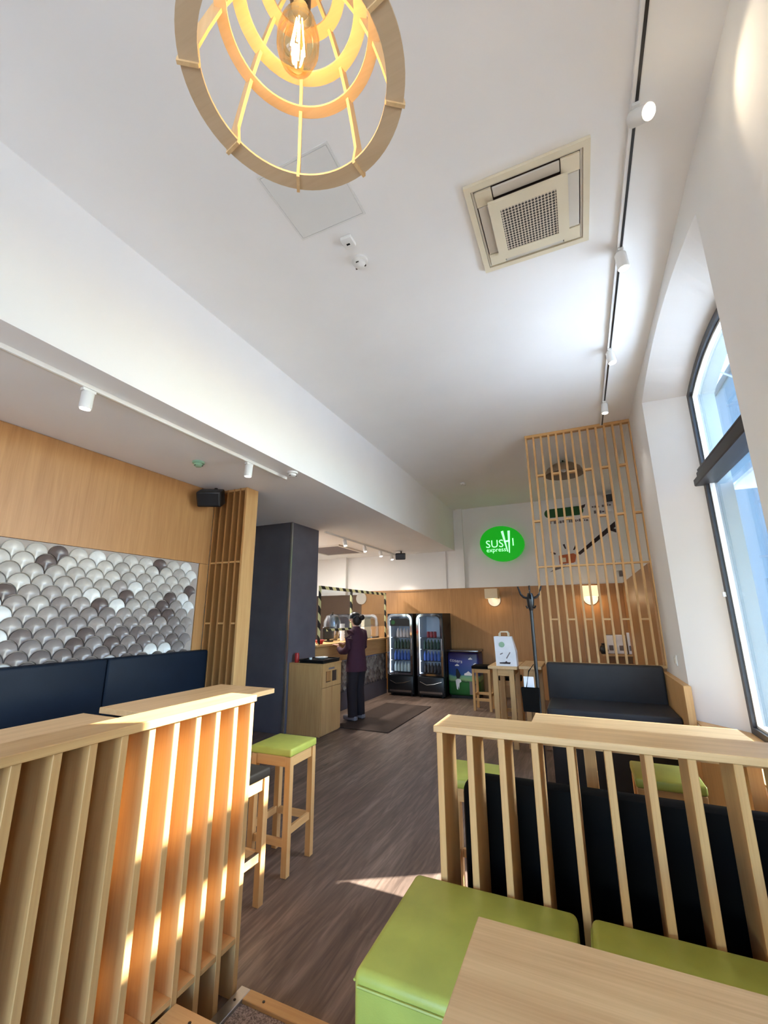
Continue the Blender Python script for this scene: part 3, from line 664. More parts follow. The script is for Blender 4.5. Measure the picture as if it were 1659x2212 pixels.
# ------------------------------------------------------------------ fridges, freezer
DR = [flat('drink_pale', rgb(206, 190, 186), .3), flat('drink_green', rgb(34, 62, 44), .3), flat('drink_blue', rgb(60, 92, 170), .3), flat('drink_white', rgb(206, 214, 210), .3), flat('drink_red', rgb(150, 30, 40), .3), flat('drink_dark', rgb(40, 28, 28), .3)]
FRIN = paint('fridge_liner', rgb(214, 222, 236), .5, .02, 5, 0)
bprof = [(.0, 0), (.03, 0), (.032, .01), (.032, .12), (.014, .165), (.012, .19), (0, .19)]
bm_ = MB().lathe(bprof, (0, 0, 0), 12).build('drink_bottle', DR[0], None, True); BOT = bm_.data; bpy.data.objects.remove(bm_)
bm_ = MB().lathe([(.0, 0), (.031, 0), (.033, .01), (.033, .11), (.026, .12), (0, .12)], (0, 0, 0), 12).build('drink_can', DR[0], None, True); CAN = bm_.data; bpy.data.objects.remove(bm_)
def fridge(label, x0, x1, rows, where, side):
    y0, y1, H = 8.80, 9.40, 1.66; cx = (x0+x1)/2
    t = thing('drinks_fridge', label, 'fridge', (cx, 9.1, 0), 'glass door drinks fridges')
    MB().box(x0, x0+.035, y0, y1, .04, H).box(x1-.035, x1, y0, y1, .04, H).box(x0+.035, x1-.035, y0, y1, H-.05, H).box(x0+.035, x1-.035, y0, y1, .04, .40).box(x0+.035, x1-.035, y1-.03, y1, .40, H-.05).build('cabinet', BLACKP, t)
    MB().box(x0+.036, x0+.042, y0+.01, y1-.032, .402, H-.052).box(x1-.042, x1-.036, y0+.01, y1-.032, .402, H-.052).box(x0+.042, x1-.042, y1-.04, y1-.032, .402, H-.052).build('liner', FRIN, t)
    B('led_strip', FRLED, t, x0+.044, x0+.058, y0+.02, y0+.034, .42, H-.1)
    for sx_ in (x0+.05, x1-.09):
        B('foot', BLACKP, t, sx_, sx_+.04, y0+.05, y1-.05, 0, .039)
    # door frame with rounded top
    def rr(a, b, z0, z1, r, n=6):
        p = [(a, z0), (b, z0)]
        for k in range(n+1): an = k*PI/2/n; p.append((b-r+r*math.cos(an), z1-r+r*math.sin(an)))
        for k in range(n+1): an = PI/2+k*PI/2/n; p.append((a+r+r*math.cos(an), z1-r+r*math.sin(an)))
        return p
    o_ = rr(x0+.01, x1-.01, .42, H-.01, .12); i_ = rr(x0+.055, x1-.055, .455, H-.06, .09)
    mb = MB(); n = len(o_)
    A = [mb.bm.verts.new((p[0], 8.762, p[1])) for p in o_]; Bv = [mb.bm.verts.new((p[0], 8.762, p[1])) for p in i_]
    A2 = [mb.bm.verts.new((p[0], 8.796, p[1])) for p in o_]; B2 = [mb.bm.verts.new((p[0], 8.796, p[1])) for p in i_]
    for k in range(n):
        j = (k+1) % n
        for q in ((A[k], A[j], Bv[j], Bv[k]), (A2[k], A2[j], B2[j], B2[k]), (A[k], A[j], A2[j], A2[k]), (Bv[k], Bv[j], B2[j], B2[k])): mb.bm.faces.new(q)
    d = mb.build('door', CHROME, t, True)
    MB().prism(i_, 'Y', 8.775, 8.781).build('pane', FGLASS, d)
    if where == 'badge':
        MB().prism([(x0+.07, 1.40), (x1-.07, 1.40), (x1-.07, 1.52), (x1-.12, 1.56), (x0+.12, 1.56), (x0+.07, 1.52)], 'Y', 8.764, 8.774).build('header_badge', BLACKP, d)
        MB().lathe([(.045, 8.755), (.045, 8.763)], (x0+.15, 0, 1.475), 20, 'Y').build('emblem', DKGREEN, d)
    B('door_handle', STEEL, d, x1-.045, x1-.03, 8.74, 8.762, .8, 1.15, bev=.004)
    MB().box(x0+.01, x1-.01, 8.77, 8.798, .05, .40, .02, 2).build('lower_panel', BLACKM, t, True)
    MB().tube([(x0+.06, 8.768, .30), (x0+.2, 8.766, .24), (x0+.35, 8.766, .26), (x1-.06, 8.768, .31)], .006, 6).build('panel_trim', STEEL, t, True)
    B('base_grille', STEEL, t, x0+.05, x1-.05, 8.763, 8.769, .08, .12)
    if side: MB().prism([(8.95, .4), (9.3, .4), (9.3, 1.45), (8.95, 1.3)], 'X', x1, x1+.004).build('side_sticker', BROWNW, t)
    nsh = len(rows); z = .47
    for k, row in enumerate(rows):
        B('wire_shelf', STEEL if k else STEEL, t, x0+.044, x1-.044, 8.86, 9.33, z-.012, z-.002)
        kind, mi_, cnt, dx = row
        for q in range(cnt):
            ob = put('drink_bottle' if kind == 'b' else 'drink_can', BOT if kind == 'b' else CAN, None, (x0+dx+.074*q, 8.92, z), DR[mi_])
            cn = ('pale', 'green', 'blue', 'white', 'red', 'dark')[mi_]; sh = ('bottom', 'second', 'third', 'fourth', 'top')[k]
            tag(ob, '%s %s, %s from the left on the %s shelf of the %s fridge' % (cn, 'bottle' if kind == 'b' else 'can', ('first', 'second', 'third', 'fourth', 'fifth')[q], sh, side and 'right' or 'left'), 'drink', '%s drinks, %s shelf of %s fridge' % (cn, sh, side and 'right' or 'left'))
        z += .232
fridge('glass door drinks fridge with a dark header beside the counter', -3.89, -3.30, [('b', 3, 5, .14), ('b', 2, 5, .14), ('b', 1, 5, .14), ('b', 0, 4, .20)], 'badge', False)
fridge('glass door drinks fridge with red cans beside the small freezer', -3.22, -2.64, [('b', 5, 5, .14), ('b', 2, 5, .14), ('b', 1, 5, .14), ('c', 4, 3, .22)], '', True)
fz = thing('chest_freezer', 'small ice cream freezer printed with blue sky and green field', 'freezer', (-2.3, 9.2, 0))
def freezer():
    mt, t, p, o = newmat('freezer_wrap')
    tc = t.nodes.new('ShaderNodeTexCoord'); sp = t.nodes.new('ShaderNodeSeparateXYZ'); t.links.new(tc.outputs['Generated'], sp.inputs[0])
    n = noise(t, 3, 2, tc.outputs['Generated']); ad = t.nodes.new('ShaderNodeMath'); ad.operation = 'MULTIPLY_ADD'; ad.inputs[1].default_value = .12
    t.links.new(n.outputs['Fac'], ad.inputs[0]); t.links.new(sp.outputs[2], ad.inputs[2])
    t.links.new(ramp(t, ad.outputs[0], [(.0, rgb(20, 78, 34)), (.36, rgb(40, 110, 48)), (.38, rgb(24, 70, 40)), (.42, rgb(140, 176, 120)), (.50, rgb(120, 170, 140)), (.53, rgb(40, 80, 140)), (.85, rgb(52, 60, 140)), (1, rgb(40, 30, 84))]), p.inputs['Base Color'])
    p.inputs['Roughness'].default_value = .35; return mt
MB().box(-2.615, -1.975, 8.96, 9.40, .05, .88, .05, 4).build('body', freezer(), fz, True)
MB().box(-2.63, -1.96, 8.945, 9.41, .882, .93, .02, 2).build('lid', STEEL, fz, True)
B('base', BLACKP, fz, -2.57, -2.02, 9.0, 9.38, 0, .049)
MB().box(-2.18, -1.99, 8.948, 8.962, .08, .33, .005).build('vent_panel', GREYPR, fz); B('vent_slot', BLACKP, fz, -2.08, -2.04, 8.944, 8.947, .27, .29)
def cloud(cx, cz, s): return [(cx+s*u, cz+s*v) for u, v in ((-1, -.4), (1, -.4), (1.1, 0), (.6, .35), (.1, .7), (-.4, .3), (-1, .05))]
for cx, cz, s in ((-2.14, .76, .04), (-2.05, .66, .035), (-2.20, .47, .075), (-2.42, .63, .04)): MB().prism(cloud(cx, cz, s), 'Y', 8.952, 8.962).build('cloud_print', PAPER, fz)
MB().prism([(-2.44, .56), (-2.41, .56), (-2.35, .44), (-2.38, .38), (-2.43, .37), (-2.45, .44)], 'Y', 8.950, 8.962).build('dark_print', BLACKP, fz)
MB().prism([(-2.46, .34), (-2.42, .37), (-2.36, .36), (-2.34, .32), (-2.38, .29), (-2.39, .17), (-2.40, .24), (-2.42, .16), (-2.44, .18)], 'Y', 8.951, 8.962).build('milk_splash', PAPER, fz)
text('lettering', 'cosers', .10, PAPER, fz, (-2.57, 8.958, .70), (PI/2, .12, 0), .003)

# ------------------------------------------------------------------ counter and kitchen
sc_ = thing('service_counter', 'long service counter with oak top and scale tiled front', 'counter', (-4.3, 7.55, 0))
B('worktop', WY, sc_, -4.72, -3.96, 6.13, 9.0, 1.12, 1.155, bev=.003); B('front_band', WY, sc_, -4.64, -4.005, 6.14, 8.99, .84, 1.118)
B('body', GREYW, sc_, -4.64, -4.02, 6.14, 8.99, .30, .838); B('plinth', GREYW, sc_, -4.64, -4.005, 6.14, 8.99, 0, .298); B('metal_strip', ALU, sc_, -4.02, -3.995, 6.14, 8.99, .82, .838)
TM2 = scale_tile(.118, .059, .010)
for r in range(8):
    for k in range(23):
        y = 6.23+(k+(.5 if r % 2 else 0))*.122
        if y > 8.90: continue
        put('tile', TM2, sc_, (-4.018+4.3, y-7.55, .765-r*.0605), random.choice(TILES[1:5]))
gd = thing('guard_frame', 'counter guard frame wrapped in black and yellow striped tape', 'guard', (-4.0, 7.5, 1.155))
for y in (6.22, 7.33, 8.92): B('post', HAZ, gd, -4.01, -3.98, y-.02, y+.02, 1.157, 2.06)
B('top_bar', HAZ, gd, -4.01, -3.98, 6.20, 8.94, 2.062, 2.115); B('screen_pane', FGLASS, gd, -3.999, -3.993, 6.24, 8.90, 1.40, 2.06)
B('lower_bar', HAZ, gd, -4.012, -3.976, 6.48, 7.31, 1.36, 1.40)
def item(o, label, cat): return tag(o, label, cat)
item(MB().lathe([(0, 1.157), (.05, 1.157), (.085, 1.22), (.08, 1.225), (.045, 1.17)], (-4.08, 6.38, 0), 18, cap=False).build('red_bowl', REDP, None, True), 'red bowl on the counter next to the grey pillar', 'bowl')
tm = thing('till_terminal', 'black till terminal on the counter behind the worker', 'till', (-4.3, 7.0, 1.157))
B('stand', BLACKP, tm, -4.36, -4.24, 6.95, 7.10, 1.157, 1.18); MB().box(-4.33, -4.28, 6.85, 7.20, 1.20, 1.42, .01).build('screen', BLACKP, tm); B('neck', BLACKP, tm, -4.32, -4.29, 7.0, 7.05, 1.18, 1.20)
kt = thing('drink_urn', 'round silver urn on the counter left of the worker', 'urn', (-4.45, 7.35, 1.157))
MB().lathe([(.10, 1.157), (.11, 1.18), (.16, 1.35), (.17, 1.5), (.12, 1.62), (.02, 1.66), (0, 1.66)], (-4.48, 7.45, 0), 24).build('body', STEEL, kt, True); MB().lathe([(.02, 1.66), (.025, 1.69), (0, 1.7)], (-4.48, 7.45, 0), 12).build('lid_knob', BLACKP, kt, True)
cp = thing('cup_stack', 'white paper cup stack on the counter in front of the worker', 'cups', (-4.2, 7.32, 1.157))
for k in range(5): MB().lathe([(.035, 1.158+k*.055), (.05, 1.25+k*.055)], (-4.2, 7.36, 0), 14).build('cup', PAPER, cp, True)
mn = thing('menu_stand', 'white printed menu stand on the counter right of the worker', 'menu', (-4.15, 8.0, 1.157))
MB().box(-4.17, -4.15, 7.75, 8.05, 1.16, 1.62, .003).build('board', PAPER, mn)
for k in range(7): B('print_line', BLACKP, mn, -4.149, -4.146, 7.80+.03*(k % 3), 7.84+.03*(k % 3)+.02*(k % 2), 1.50-.04*k, 1.52-.04*k)
B('foot', PAPER, mn, -4.22, -4.10, 7.78, 8.02, 1.156, 1.161)
bxx = thing('cardboard_box', 'beige box on the counter beside the clear dome', 'box', (-4.2, 8.35, 1.157))
B('body', CREAM, bxx, -4.4, -4.15, 8.2, 8.5, 1.157, 1.60, bev=.004)
B('lid', CREAM, bxx, -4.41, -4.14, 8.19, 8.51, 1.601, 1.625, bev=.003)
dm = thing('cake_dome', 'clear domed display on the far end of the counter', 'display', (-4.3, 8.7, 1.157))
MB().lathe([(.22, 1.158), (.22, 1.18)], (-4.3, 8.74, 0), 24).build('base', STEEL, dm, True); MB().lathe([(.21, 1.182), (.21, 1.45), (.17, 1.57), (.08, 1.62), (0, 1.63)], (-4.3, 8.74, 0), 24).build('cover', FGLASS, dm, True)
cab = thing('waste_cabinet', 'oak waste cabinet with tray return on top against the grey pillar', 'cabinet', (-3.7, 5.7, 0))
B('body', WZ, cab, -3.985, -3.435, 5.435, 5.955, .0, .93, bev=.002)
mb = MB()
for bx in ((-3.433, -3.41, 5.44, 5.955, .84, .93), (-3.433, -3.41, 5.44, 5.955, .63, .69), (-3.433, -3.41, 5.44, 5.53, .69, .84), (-3.433, -3.41, 5.86, 5.955, .69, .84), (-3.433, -3.41, 5.683, 5.70, .69, .84)): mb.box(*bx)
mb.build('flap_panel', WZ, cab)
B('flap_opening', BROWNW, cab, -3.4345, -3.4335, 5.53, 5.86, .69, .84); B('inner_flap', VEN, cab, -3.431, -3.425, 5.57, 5.683, .70, .835)
B('door', WZ, cab, -3.433, -3.41, 5.44, 5.695, .02, .622, bev=.002); B('door', WZ, cab, -3.433, -3.41, 5.70, 5.955, .02, .622, bev=.002)
B('label_plate', GREYPR, cab, -3.411, -3.408, 5.60, 5.76, .86, .885); B('worktop', WX, cab, -3.985, -3.40, 5.435, 5.96, .931, .95)
ty = thing('serving_tray', 'black serving tray stack on the waste cabinet', 'tray', (-3.7, 5.7, .951))
for k in range(2):
    z = .952+k*.018
    MB().box(-3.83, -3.42, 5.46, 5.93, z, z+.015, .005).build('tray', BLACKP, ty)
MB().box(-3.83, -3.42, 5.46, 5.475, .986, 1.0).box(-3.83, -3.42, 5.915, 5.93, .986, 1.0).box(-3.83, -3.815, 5.475, 5.915, .986, 1.0).box(-3.435, -3.42, 5.475, 5.915, .986, 1.0).build('rim', BLACKP, ty)
item(MB().lathe([(0, .951), (.03, .951), (.033, .96), (.033, 1.07), (.027, 1.085), (0, 1.085)], (-3.90, 5.50, 0), 16).build('red_can', REDP, None, True), 'red drink can standing at the corner of the waste cabinet', 'can')
item(MB().lathe([(0, .987), (.05, .987), (.10, 1.012), (.095, 1.016), (.05, .995)], (-3.64, 5.76, 0), 20, cap=False).build('white_plate', WPLAS, None, True), 'white plate on the black tray', 'plate')
item(MB().lathe([(0, .987), (.02, .987), (.026, 1.02), (.0, 1.021)], (-3.70, 5.56, 0), 12).build('sauce_cup', WPLAS, None, True), 'tiny white sauce cup on the black tray', 'cup')
item(B('floor_mat', MATC, None, -3.55, -2.66, 6.0, 7.95, 0, .012, bev=.004), 'brown floor mat in front of the service counter', 'mat')
item(MB().lathe([(.0, 9.38), (.14, 9.38), (.14, 9.40), (0, 9.40)], (-4.85, 0, 2.03), 28, 'Y').build('wall_clock', CREAM2, None, True), 'round pale disc on the back wall above the counter', 'clock')
bpy.data.objects['wall_clock'].location.y = .018

# ------------------------------------------------------------------ ceiling things
def track(label, x, y0, y1, z, slot):
    t = thing('track_rail', label, 'track', (x, (y0+y1)/2, z))
    B('rail', WPLAS, t, x-.018, x+.018, y0, y1, z-.03, z-.001)
    B('slot', BLACKP if slot else CREAM2, t, x-.002, x+.012, y0+.01, y1-.01, z-.0325, z-.0305)
def spot(label, x, y, z, aim, lens, grp, power, col=(1, .9, .75)):
    t = thing('spot_lamp', label, 'lamp', (x, y, z-.033), grp)
    zt = z-.033; a = Vector(aim).normalized(); h = Vector((x, y, zt-.045))
    B('adapter', WPLAS, t, x-.016, x+.016, y-.04, y+.04, zt-.018, zt)
    MB().cyl((x, y, zt-.018), tuple(h), .008, 10).build('arm', WPLAS, t)
    p0 = h-a*.03; p1 = h+a*.085
    hs = MB().tube([p0, p0+a*.01, p1-a*.004, p1], .036, 20, [.028, .036, .036, .035]).build('housing', WPLAS, t, True)
    MB().cyl(tuple(p1+a*.0005), tuple(p1+a*.004), .03, 20).build('lens', lens, hs)
    if power:
        d = bpy.data.lights.new('spot_beam', 'SPOT'); d.energy = power; d.color = col; d.spot_size = math.radians(78); d.spot_blend = .6; d.shadow_soft_size = .03
        o = bpy.data.objects.new('spot_beam', d); COL.objects.link(o); o.parent = t; o.location = p1+a*.012-Vector((x, y, zt)); o.rotation_euler = a.to_track_quat('-Z', 'Y').to_euler()
track('white ceiling track with dark slot running along the window side', .487, -1.5, 5.75, ZC, True)
G1 = 'spots on the window side track'
spot('brightly lit warm spot, nearest on the window side track', .487, 1.90, ZC, (.45, -.58, -.64), LENSW, G1, 4, (1, .82, .58))
spot('white track spot second along the window side track', .487, 2.80, ZC, (.1, .1, -1), LENS, G1, 8, (1, .95, .88))
spot('white track spot third along the window side track', .487, 4.0, ZC, (.12, .0, -1), LENS, G1, 8, (1, .95, .88))
spot('white track spot just before the lattice screen', .487, 5.08, ZC, (-.05, .05, -1), LENS, G1, 8, (1, .95, .88))
track('white ceiling track under the low soffit by the wall bench', -2.72, -1.0, 3.50, ZS, False)
G2 = 'spots on the soffit track'
spot('white soffit spot nearer the viewer over the wall bench', -2.72, 1.46, ZS, (-.05, 0, -1), LENSD, G2, 6, (1, .95, .88)); spot('white soffit spot near the oak column', -2.72, 2.94, ZS, (-.05, 0, -1), LENSD, G2, 6, (1, .95, .88))
track('white ceiling track over the service counter', -3.92, 6.22, 9.35, ZS, False)
for y, nm in ((6.90, 'first'), (7.72, 'second'), (8.5, 'third'), (9.12, 'fourth')): spot('%s white spot along the counter track from the pillar' % nm, -3.92, y, ZS, (.3, -.12, -1), LENS, 'spots on the counter track', 45, (1, .93, .84))
ac = thing('ceiling_cassette', 'cream square air conditioning cassette in the high ceiling', 'air conditioner', (-.036, 2.287, ZC))
x0, x1, y0, y1 = -.369, .297, 1.952, 2.624
def sqring(mb, x0, x1, y0, y1, w_, z0, z1): return mb.box(x0, x1, y0, y0+w_, z0, z1).box(x0, x1, y1-w_, y1, z0, z1).box(x0, x0+w_, y0+w_, y1-w_, z0, z1).box(x1-w_, x1, y0+w_, y1-w_, z0, z1)
sqring(MB(), x0, x1, y0, y1, .035, ZC-.022, ZC-.001).build('outer_frame', CREAM, ac)
sqring(MB(), x0+.037, x1-.037, y0+.037, y1-.037, .012, ZC-.012, ZC-.001).build('inner_frame', CREAM2, ac)
a, b, c, d = x0+.05, x1-.05, y0+.05, y1-.05; q = .10
B('dark_recess', BROWNW, ac, a, b, c, d, ZC-.008, ZC-.001)
for (u, v) in ((a, c), (b-q, c), (a, d-q), (b-q, d-q)): B('corner_panel', CREAM, ac, u+.002, u+q-.002, v+.002, v+q-.002, ZC-.026, ZC-.009, bev=.002)
for bx in ((a+q+.003, b-q-.003, c+.006, c+.07), (a+q+.003, b-q-.003, d-.07, d-.006), (a+.006, a+.07, c+q+.003, d-q-.003), (b-.07, b-.006, c+q+.003, d-q-.003)): B('louvre', CREAM2, ac, *bx, ZC-.024, ZC-.012, bev=.003)
gp = sqring(MB(), a+.066, b-.066, c+.066, d-.066, .062, ZC-.064, ZC-.045).build('centre_panel', CREAM, ac)
B('grille', PERF, ac, a+.126, b-.126, c+.126, d-.126, ZC-.058, ZC-.048)
B('panel_body', BROWNW, ac, a+.09, b-.09, c+.09, d-.09, ZC-.045, ZC-.008)
ht = thing('ceiling_hatch', 'square white access hatch in the ceiling beside the wooden pendant', 'hatch', (-1.18, 1.64, ZC))
sqring(MB(), -1.41, -.95, 1.415, 1.865, .012, ZC-.006, ZC-.001).build('frame', WPLAS, ht); B('door_panel', WPLAS, ht, -1.396, -.964, 1.429, 1.851, ZC-.005, ZC-.001); B('latch', BLACKP, ht, -.956, -.950, 1.62, 1.65, ZC-.009, ZC-.0065)
sn = thing('motion_sensor', 'small white box with a dark slot on the ceiling', 'sensor', (-1.14, 1.99, ZC))
MB().box(-1.18, -1.10, 1.945, 2.03, ZC-.032, ZC-.001, .01, 2).build('housing', WPLAS, sn, True); B('slot', BLACKP, sn, -1.152, -1.128, 1.985, 1.997, ZC-.034, ZC-.0325)
def smoke(label, x, y, z, mat=WPLAS):
    t = thing('smoke_detector', label, 'smoke detector', (x, y, z), None)
    MB().lathe([(.055, z-.001), (.055, z-.018), (.045, z-.022)], (x, y, 0), 24).build('base', mat, t, True); MB().lathe([(.038, z-.0225), (.040, z-.04), (.028, z-.05), (0, z-.052)], (x, y, 0), 24).build('chamber', mat, t, True)
    for k in range(3): a = k*2.09+.5; MB().box(x+.034*math.cos(a)-.01, x+.034*math.cos(a)+.01, y+.034*math.sin(a)-.004, y+.034*math.sin(a)+.004, z-.046, z-.036).build('vent', BLACKP, t)
smoke('white smoke detector beside the sensor box on the high ceiling', -1.146, 2.165, ZC); smoke('pale green smoke detector under the low soffit near the column', -3.19, 2.77, ZS, flat('pale_green_plastic', rgb(150, 190, 160), .4))
smoke('tiny white smoke detector far along the high ceiling', -1.75, 7.47, ZC); smoke('small white smoke detector at the end of the soffit track', -2.56, 3.40, ZS)
ka = thing('kitchen_cassette', 'pale cassette unit in the soffit behind the counter track', 'air conditioner', (-4.9, 8.1, ZS))
sqring(MB(), -5.4, -4.4, 7.5, 8.7, .06, ZS-.03, ZS-.001).build('outer_frame', CREAM2, ka); B('grille', GREYPR, ka, -5.33, -4.47, 7.57, 8.63, ZS-.02, ZS-.002)

kl = thing('added_kitchen_lamp', 'added unseen linear fill lamp over the kitchen, behind the grey pillar', 'lamp', (-5.3, 6.75, ZS))  # unseen lamp, added to brighten the far end of the room
B('housing', WPLAS, kl, -5.36, -5.24, 6.2, 7.3, ZS-.05, ZS-.001, bev=.005); B('diffuser', LENS, kl, -5.35, -5.25, 6.21, 7.29, ZS-.062, ZS-.0505)
d = bpy.data.lights.new('added_kitchen_fill', 'AREA'); d.shape = 'RECTANGLE'; d.size = .1; d.size_y = 1.05; d.energy = 85; d.color = (1, .95, .88)  # fill light of the added lamp
o = bpy.data.objects.new('added_kitchen_fill', d); COL.objects.link(o); o.parent = kl; o.location = (0, 0, -.07)
# wooden pendant
px, py = -.455, .549
pd = thing('wood_pendant', 'birch plywood ringed pendant with a glowing amber bulb', 'pendant lamp', (px, py, 2.75))
rings = [(2.75, .2013, .2425), (2.93, .160, .187), (3.0, .125, .157), (3.07, .075, .104)]
for z, r0, r1 in rings: MB().annulus((px, py, 0), r0, r1, z-.003, z+.003, 72).build('ring', PLY, pd, True)
prof_o = [(2.742, .2475), (2.75, .2475), (2.80, .236), (2.86, .216), (2.93, .193), (3.0, .162), (3.07, .112), (3.11, .06)]
for k in range(8):
    an = math.radians(34+45*k); u = Vector((math.cos(an), math.sin(an), 0)); v = Vector((-u.y, u.x, 0)); mb = MB()
    prev = None
    O = Vector((px, py, 0))
    rin = [.203, .200, .208, .192, .170, .139, .092, .045]
    vs_ = []
    for (z, ro), ri in zip(prof_o, rin):
        vs_.append([mb.bm.verts.new(O+u*r+v*s+Vector((0, 0, z))) for r, s in ((ro, -.004), (ro, .004), (ri, .004), (ri, -.004))])
    for A, Bq in zip(vs_, vs_[1:]):
        for i in range(4): mb.bm.faces.new((A[i], A[(i+1) % 4], Bq[(i+1) % 4], Bq[i]))
    mb.bm.faces.new(vs_[0]); mb.bm.faces.new(vs_[-1][::-1]); mb.build('rib', PLYZ, pd)
MB().annulus((px, py, 0), .02, .06, 3.108, 3.114, 40).build('top_disc', PLY, pd)
MB().lathe([(.02, 2.985), (.024, 3.0), (.024, 3.06), (.012, 3.08), (.0, 3.082)], (px, py, 0), 18).build('socket', BLACKP, pd, True)
MB().cyl((px, py, 3.08), (px, py, ZC-.03), .004, 8).build('cord', BLACKP, pd); MB().lathe([(.05, ZC-.001), (.05, ZC-.02), (.015, ZC-.03)], (px, py, 0), 24).build('ceiling_rose', WPLAS, pd, True)
blb = MB().lathe([(0, 2.80), (.02, 2.803), (.037, 2.822), (.047, 2.855), (.048, 2.89), (.040, 2.93), (.026, 2.962), (.02, 2.984)], (px, py, 0), 28, cap=False).build('bulb', AMBER, pd, True)
mb = MB()
for k in range(6):
    a = k*PI/3; mb.tube([(px+.007*math.cos(a), py+.007*math.sin(a), 2.95), (px+.017*math.cos(a), py+.017*math.sin(a), 2.85)], .0016, 5)
mb.build('filament', FIL, blb)
d = bpy.data.lights.new('pendant_light', 'POINT'); d.energy = 1.7; d.color = (1, .66, .34); d.shadow_soft_size = .03
o = bpy.data.objects.new('pendant_light', d); COL.objects.link(o); o.parent = pd; o.location = (0, 0, .13)
dp = thing('dome_pendant', 'grey brown dome pendant hanging behind the lattice screen', 'pendant lamp', (-.02, 7.0, 3.78))
MB().lathe([(.285, 3.76), (.283, 3.79), (.25, 3.86), (.17, 3.92), (.06, 3.95), (.0, 3.952)], (-.02, 7.0, 0), 40, cap=False).build('dome', paint('taupe_metal', rgb(140, 122, 100), .5, .05, 6), dp, True)
MB().cyl((-.02, 7.0, 3.95), (-.02, 7.0, ZC-.001), .012, 10).build('stem', BLACKM, dp); MB().lathe([(0, 3.80), (.035, 3.815), (.045, 3.85), (.02, 3.90), (0, 3.905)], (-.02, 7.0, 0), 16).build('bulb', WPLAS, dp, True)

# ------------------------------------------------------------------ worker at the counter
def skin_mesh(name, verts, edges, mat, parent, sub=2, root=0, smooth_extra=0):
    me = bpy.data.meshes.new(name); me.from_pydata([v[0] for v in verts], edges, [])
    ob = bpy.data.objects.new(name, me); COL.objects.link(ob)
    md = ob.modifiers.new('skin', 'SKIN'); md.use_smooth_shade = True
    for i, v in enumerate(verts):
        sv = me.skin_vertices[0].data[i]; r = v[1]; sv.radius = r if isinstance(r, tuple) else (r, r); sv.use_root = (i == root)
    ss = ob.modifiers.new('sub', 'SUBSURF'); ss.levels = sub; ss.render_levels = sub
    dg = bpy.context.evaluated_depsgraph_get(); m2 = bpy.data.meshes.new_from_object(ob.evaluated_get(dg)); bpy.data.objects.remove(ob)
    m2.materials.clear(); m2.materials.append(mat); m2.polygons.foreach_set('use_smooth', [True]*len(m2.polygons))
    o2 = bpy.data.objects.new(name, m2); COL.objects.link(o2)
    if parent is not None: o2.parent = parent
    return o2
# local frame: +y forward, z up; the figure is turned afterwards
W = thing('person', 'person in maroon tunic and black trousers and cap standing at the counter', 'person', (0, 0, 0))
bv = [((0, 0, .92), (.12, .09)), ((0, .0, 1.10), (.115, .085)), ((0, .01, 1.28), (.13, .09)), ((0, .0, 1.36), (.10, .07)), ((0, .015, 1.42), .048), ((0, .035, 1.47), .05), ((0, .06, 1.545), (.07, .085)), ((0, .055, 1.60), (.055, .065)),
      ((.15, .0, 1.30), .028), ((.212, .015, 1.10), .026), ((.155, .20, 1.03), .028), ((.10, .33, 1.12), .025),
      ((-.15, .0, 1.30), .028), ((-.212, .015, 1.10), .026), ((-.155, .20, 1.03), .028), ((-.07, .34, 1.10), .025),
      ((.085, 0, .84), .09), ((.09, .015, .48), .06), ((.095, -.01, .10), .04), ((-.085, 0, .84), .09), ((-.09, .015, .48), .06), ((-.095, -.01, .10), .04)]
be = [(0, 1), (1, 2), (2, 3), (3, 4), (4, 5), (5, 6), (6, 7), (3, 8), (8, 9), (9, 10), (10, 11), (3, 12), (12, 13), (13, 14), (14, 15), (0, 16), (16, 17), (17, 18), (0, 19), (19, 20), (20, 21)]
skin_mesh('body', bv, be, SKIN, W)
mb = MB(); rings_ = []
for z, rx, ry, yo in ((.73, .205, .155, .0), (.86, .195, .145, .0), (1.0, .172, .128, .0), (1.14, .165, .122, .005), (1.26, .178, .12, .005), (1.335, .165, .10, .0), (1.375, .11, .08, .005), (1.41, .066, .066, .012), (1.43, .060, .060, .015)):
    rings_.append([mb.bm.verts.new((rx*math.cos(k*PI/10), yo+ry*math.sin(k*PI/10), z)) for k in range(20)])
for A, Bq in zip(rings_, rings_[1:]):
    for k in range(20): mb.bm.faces.new((A[k], A[(k+1) % 20], Bq[(k+1) % 20], Bq[k]))
mb.bm.faces.new(rings_[0][::-1]); mb.bm.faces.new(rings_[-1])
for s_ in (-1, 1):
    mb.tube([(s_*.11, .0, 1.335), (s_*.165, .0, 1.325), (s_*.20, .005, 1.24), (s_*.218, .015, 1.10), (s_*.20, .08, 1.045), (s_*.155, .20, 1.03), (s_*.12, .28, 1.075)], .05, 14, [.062, .072, .068, .058, .056, .047, .042])
mb.build('tunic', MAROON, W, True)
mb = MB()
for s_ in (-1, 1):
    mb.tube([(s_*.075, 0, .90), (s_*.082, 0, .78), (s_*.09, .012, .62), (s_*.094, .018, .46), (s_*.097, .0, .25), (s_*.098, -.01, .055)], .08, 16, [.105, .108, .096, .084, .078, .076])
mb.build('trousers', DKCLOTH, W, True)
MB().lathe([(.0, 1.665), (.05, 1.66), (.085, 1.63), (.098, 1.585), (.096, 1.56)], (0, .045, 0), 20).build('cap', BLACKP, W, True)
mb = MB(); bmesh.ops.create_uvsphere(mb.bm, u_segments=16, v_segments=10, radius=.09)
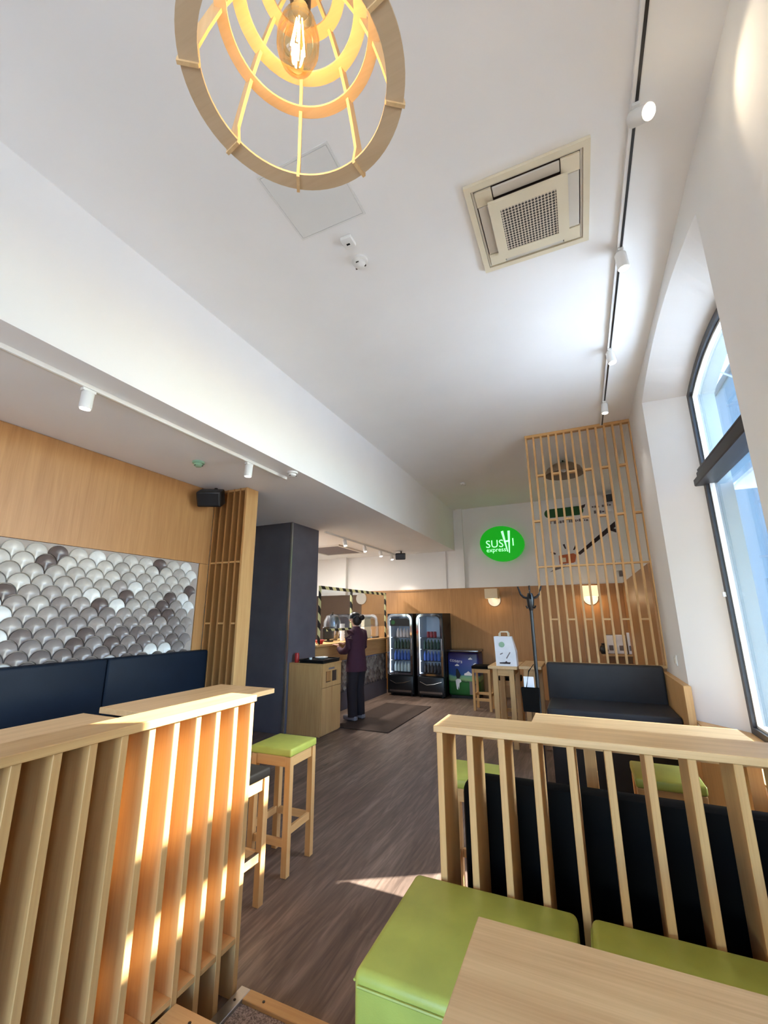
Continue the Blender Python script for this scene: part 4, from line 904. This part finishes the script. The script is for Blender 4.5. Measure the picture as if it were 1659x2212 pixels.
for v in mb.bm.verts: v.co = Vector((v.co.x*1.0, v.co.y*.85-.005, v.co.z*1.05+1.535))
mb.build('hair', HAIR, W, True)
mb = MB(); bmesh.ops.create_uvsphere(mb.bm, u_segments=12, v_segments=8, radius=.048)
for v in mb.bm.verts: v.co = Vector((v.co.x, v.co.y-.105, v.co.z+1.575))
mb.build('hair_bun', HAIR, W, True)
for s in (-1, 1):
    MB().box(s*.1-.045, s*.1+.045, -.09, .16, .002, .075, .025, 3).build('shoe', flat('shoe_%d' % s, rgb(120, 118, 124), .6), W, True)
    MB().lathe([(0, -.014), (.012, -.008), (.014, 0), (.012, .008), (0, .014)], (s*.03, .132, 1.555), 10).build('eye', PAPER, W, True)
    MB().box(s*.072-.008, s*.072+.008, .03, .06, 1.52, 1.575, .006, 2).build('ear', SKIN, W, True)
    # hand: palm and five bent fingers
    c = Vector((.09 if s > 0 else -.06, .36, 1.135 if s > 0 else 1.115))
    hv = [(tuple(c+Vector((0, -.03, -.01))), .022), (tuple(c+Vector((0, .01, .005))), (.03, .016)), (tuple(c+Vector((0, .035, .01))), (.034, .014))]
    he = [(0, 1), (1, 2)]
    for i, L in enumerate((.062, .072, .068, .052)):
        b0 = c+Vector(((i-1.5)*.018, .042, .012)); n = len(hv)
        hv += [(tuple(b0), .008), (tuple(b0+Vector((0, L*.5, .006))), .0075), (tuple(b0+Vector((0, L*.85, -.012))), .0065)]; he += [(2, n), (n, n+1), (n+1, n+2)]
    n = len(hv); hv += [(tuple(c+Vector((-s*.038, .015, .014))), .009), (tuple(c+Vector((-s*.05, .05, .02))), .008)]; he += [(1, n), (n, n+1)]
    skin_mesh('hand', hv, he, SKIN, W, 1)
MB().box(-.014, .014, .135, .162, 1.515, 1.55, .008, 2).build('nose', SKIN, W, True)
MB().box(-.022, .022, .132, .142, 1.488, 1.497, .003).build('mouth', flat('lips', rgb(160, 90, 84), .5), W)
W.location = (-3.45, 6.53, 0.013); W.rotation_euler = (0, 0, math.radians(80))
S.render.film_transparent = False
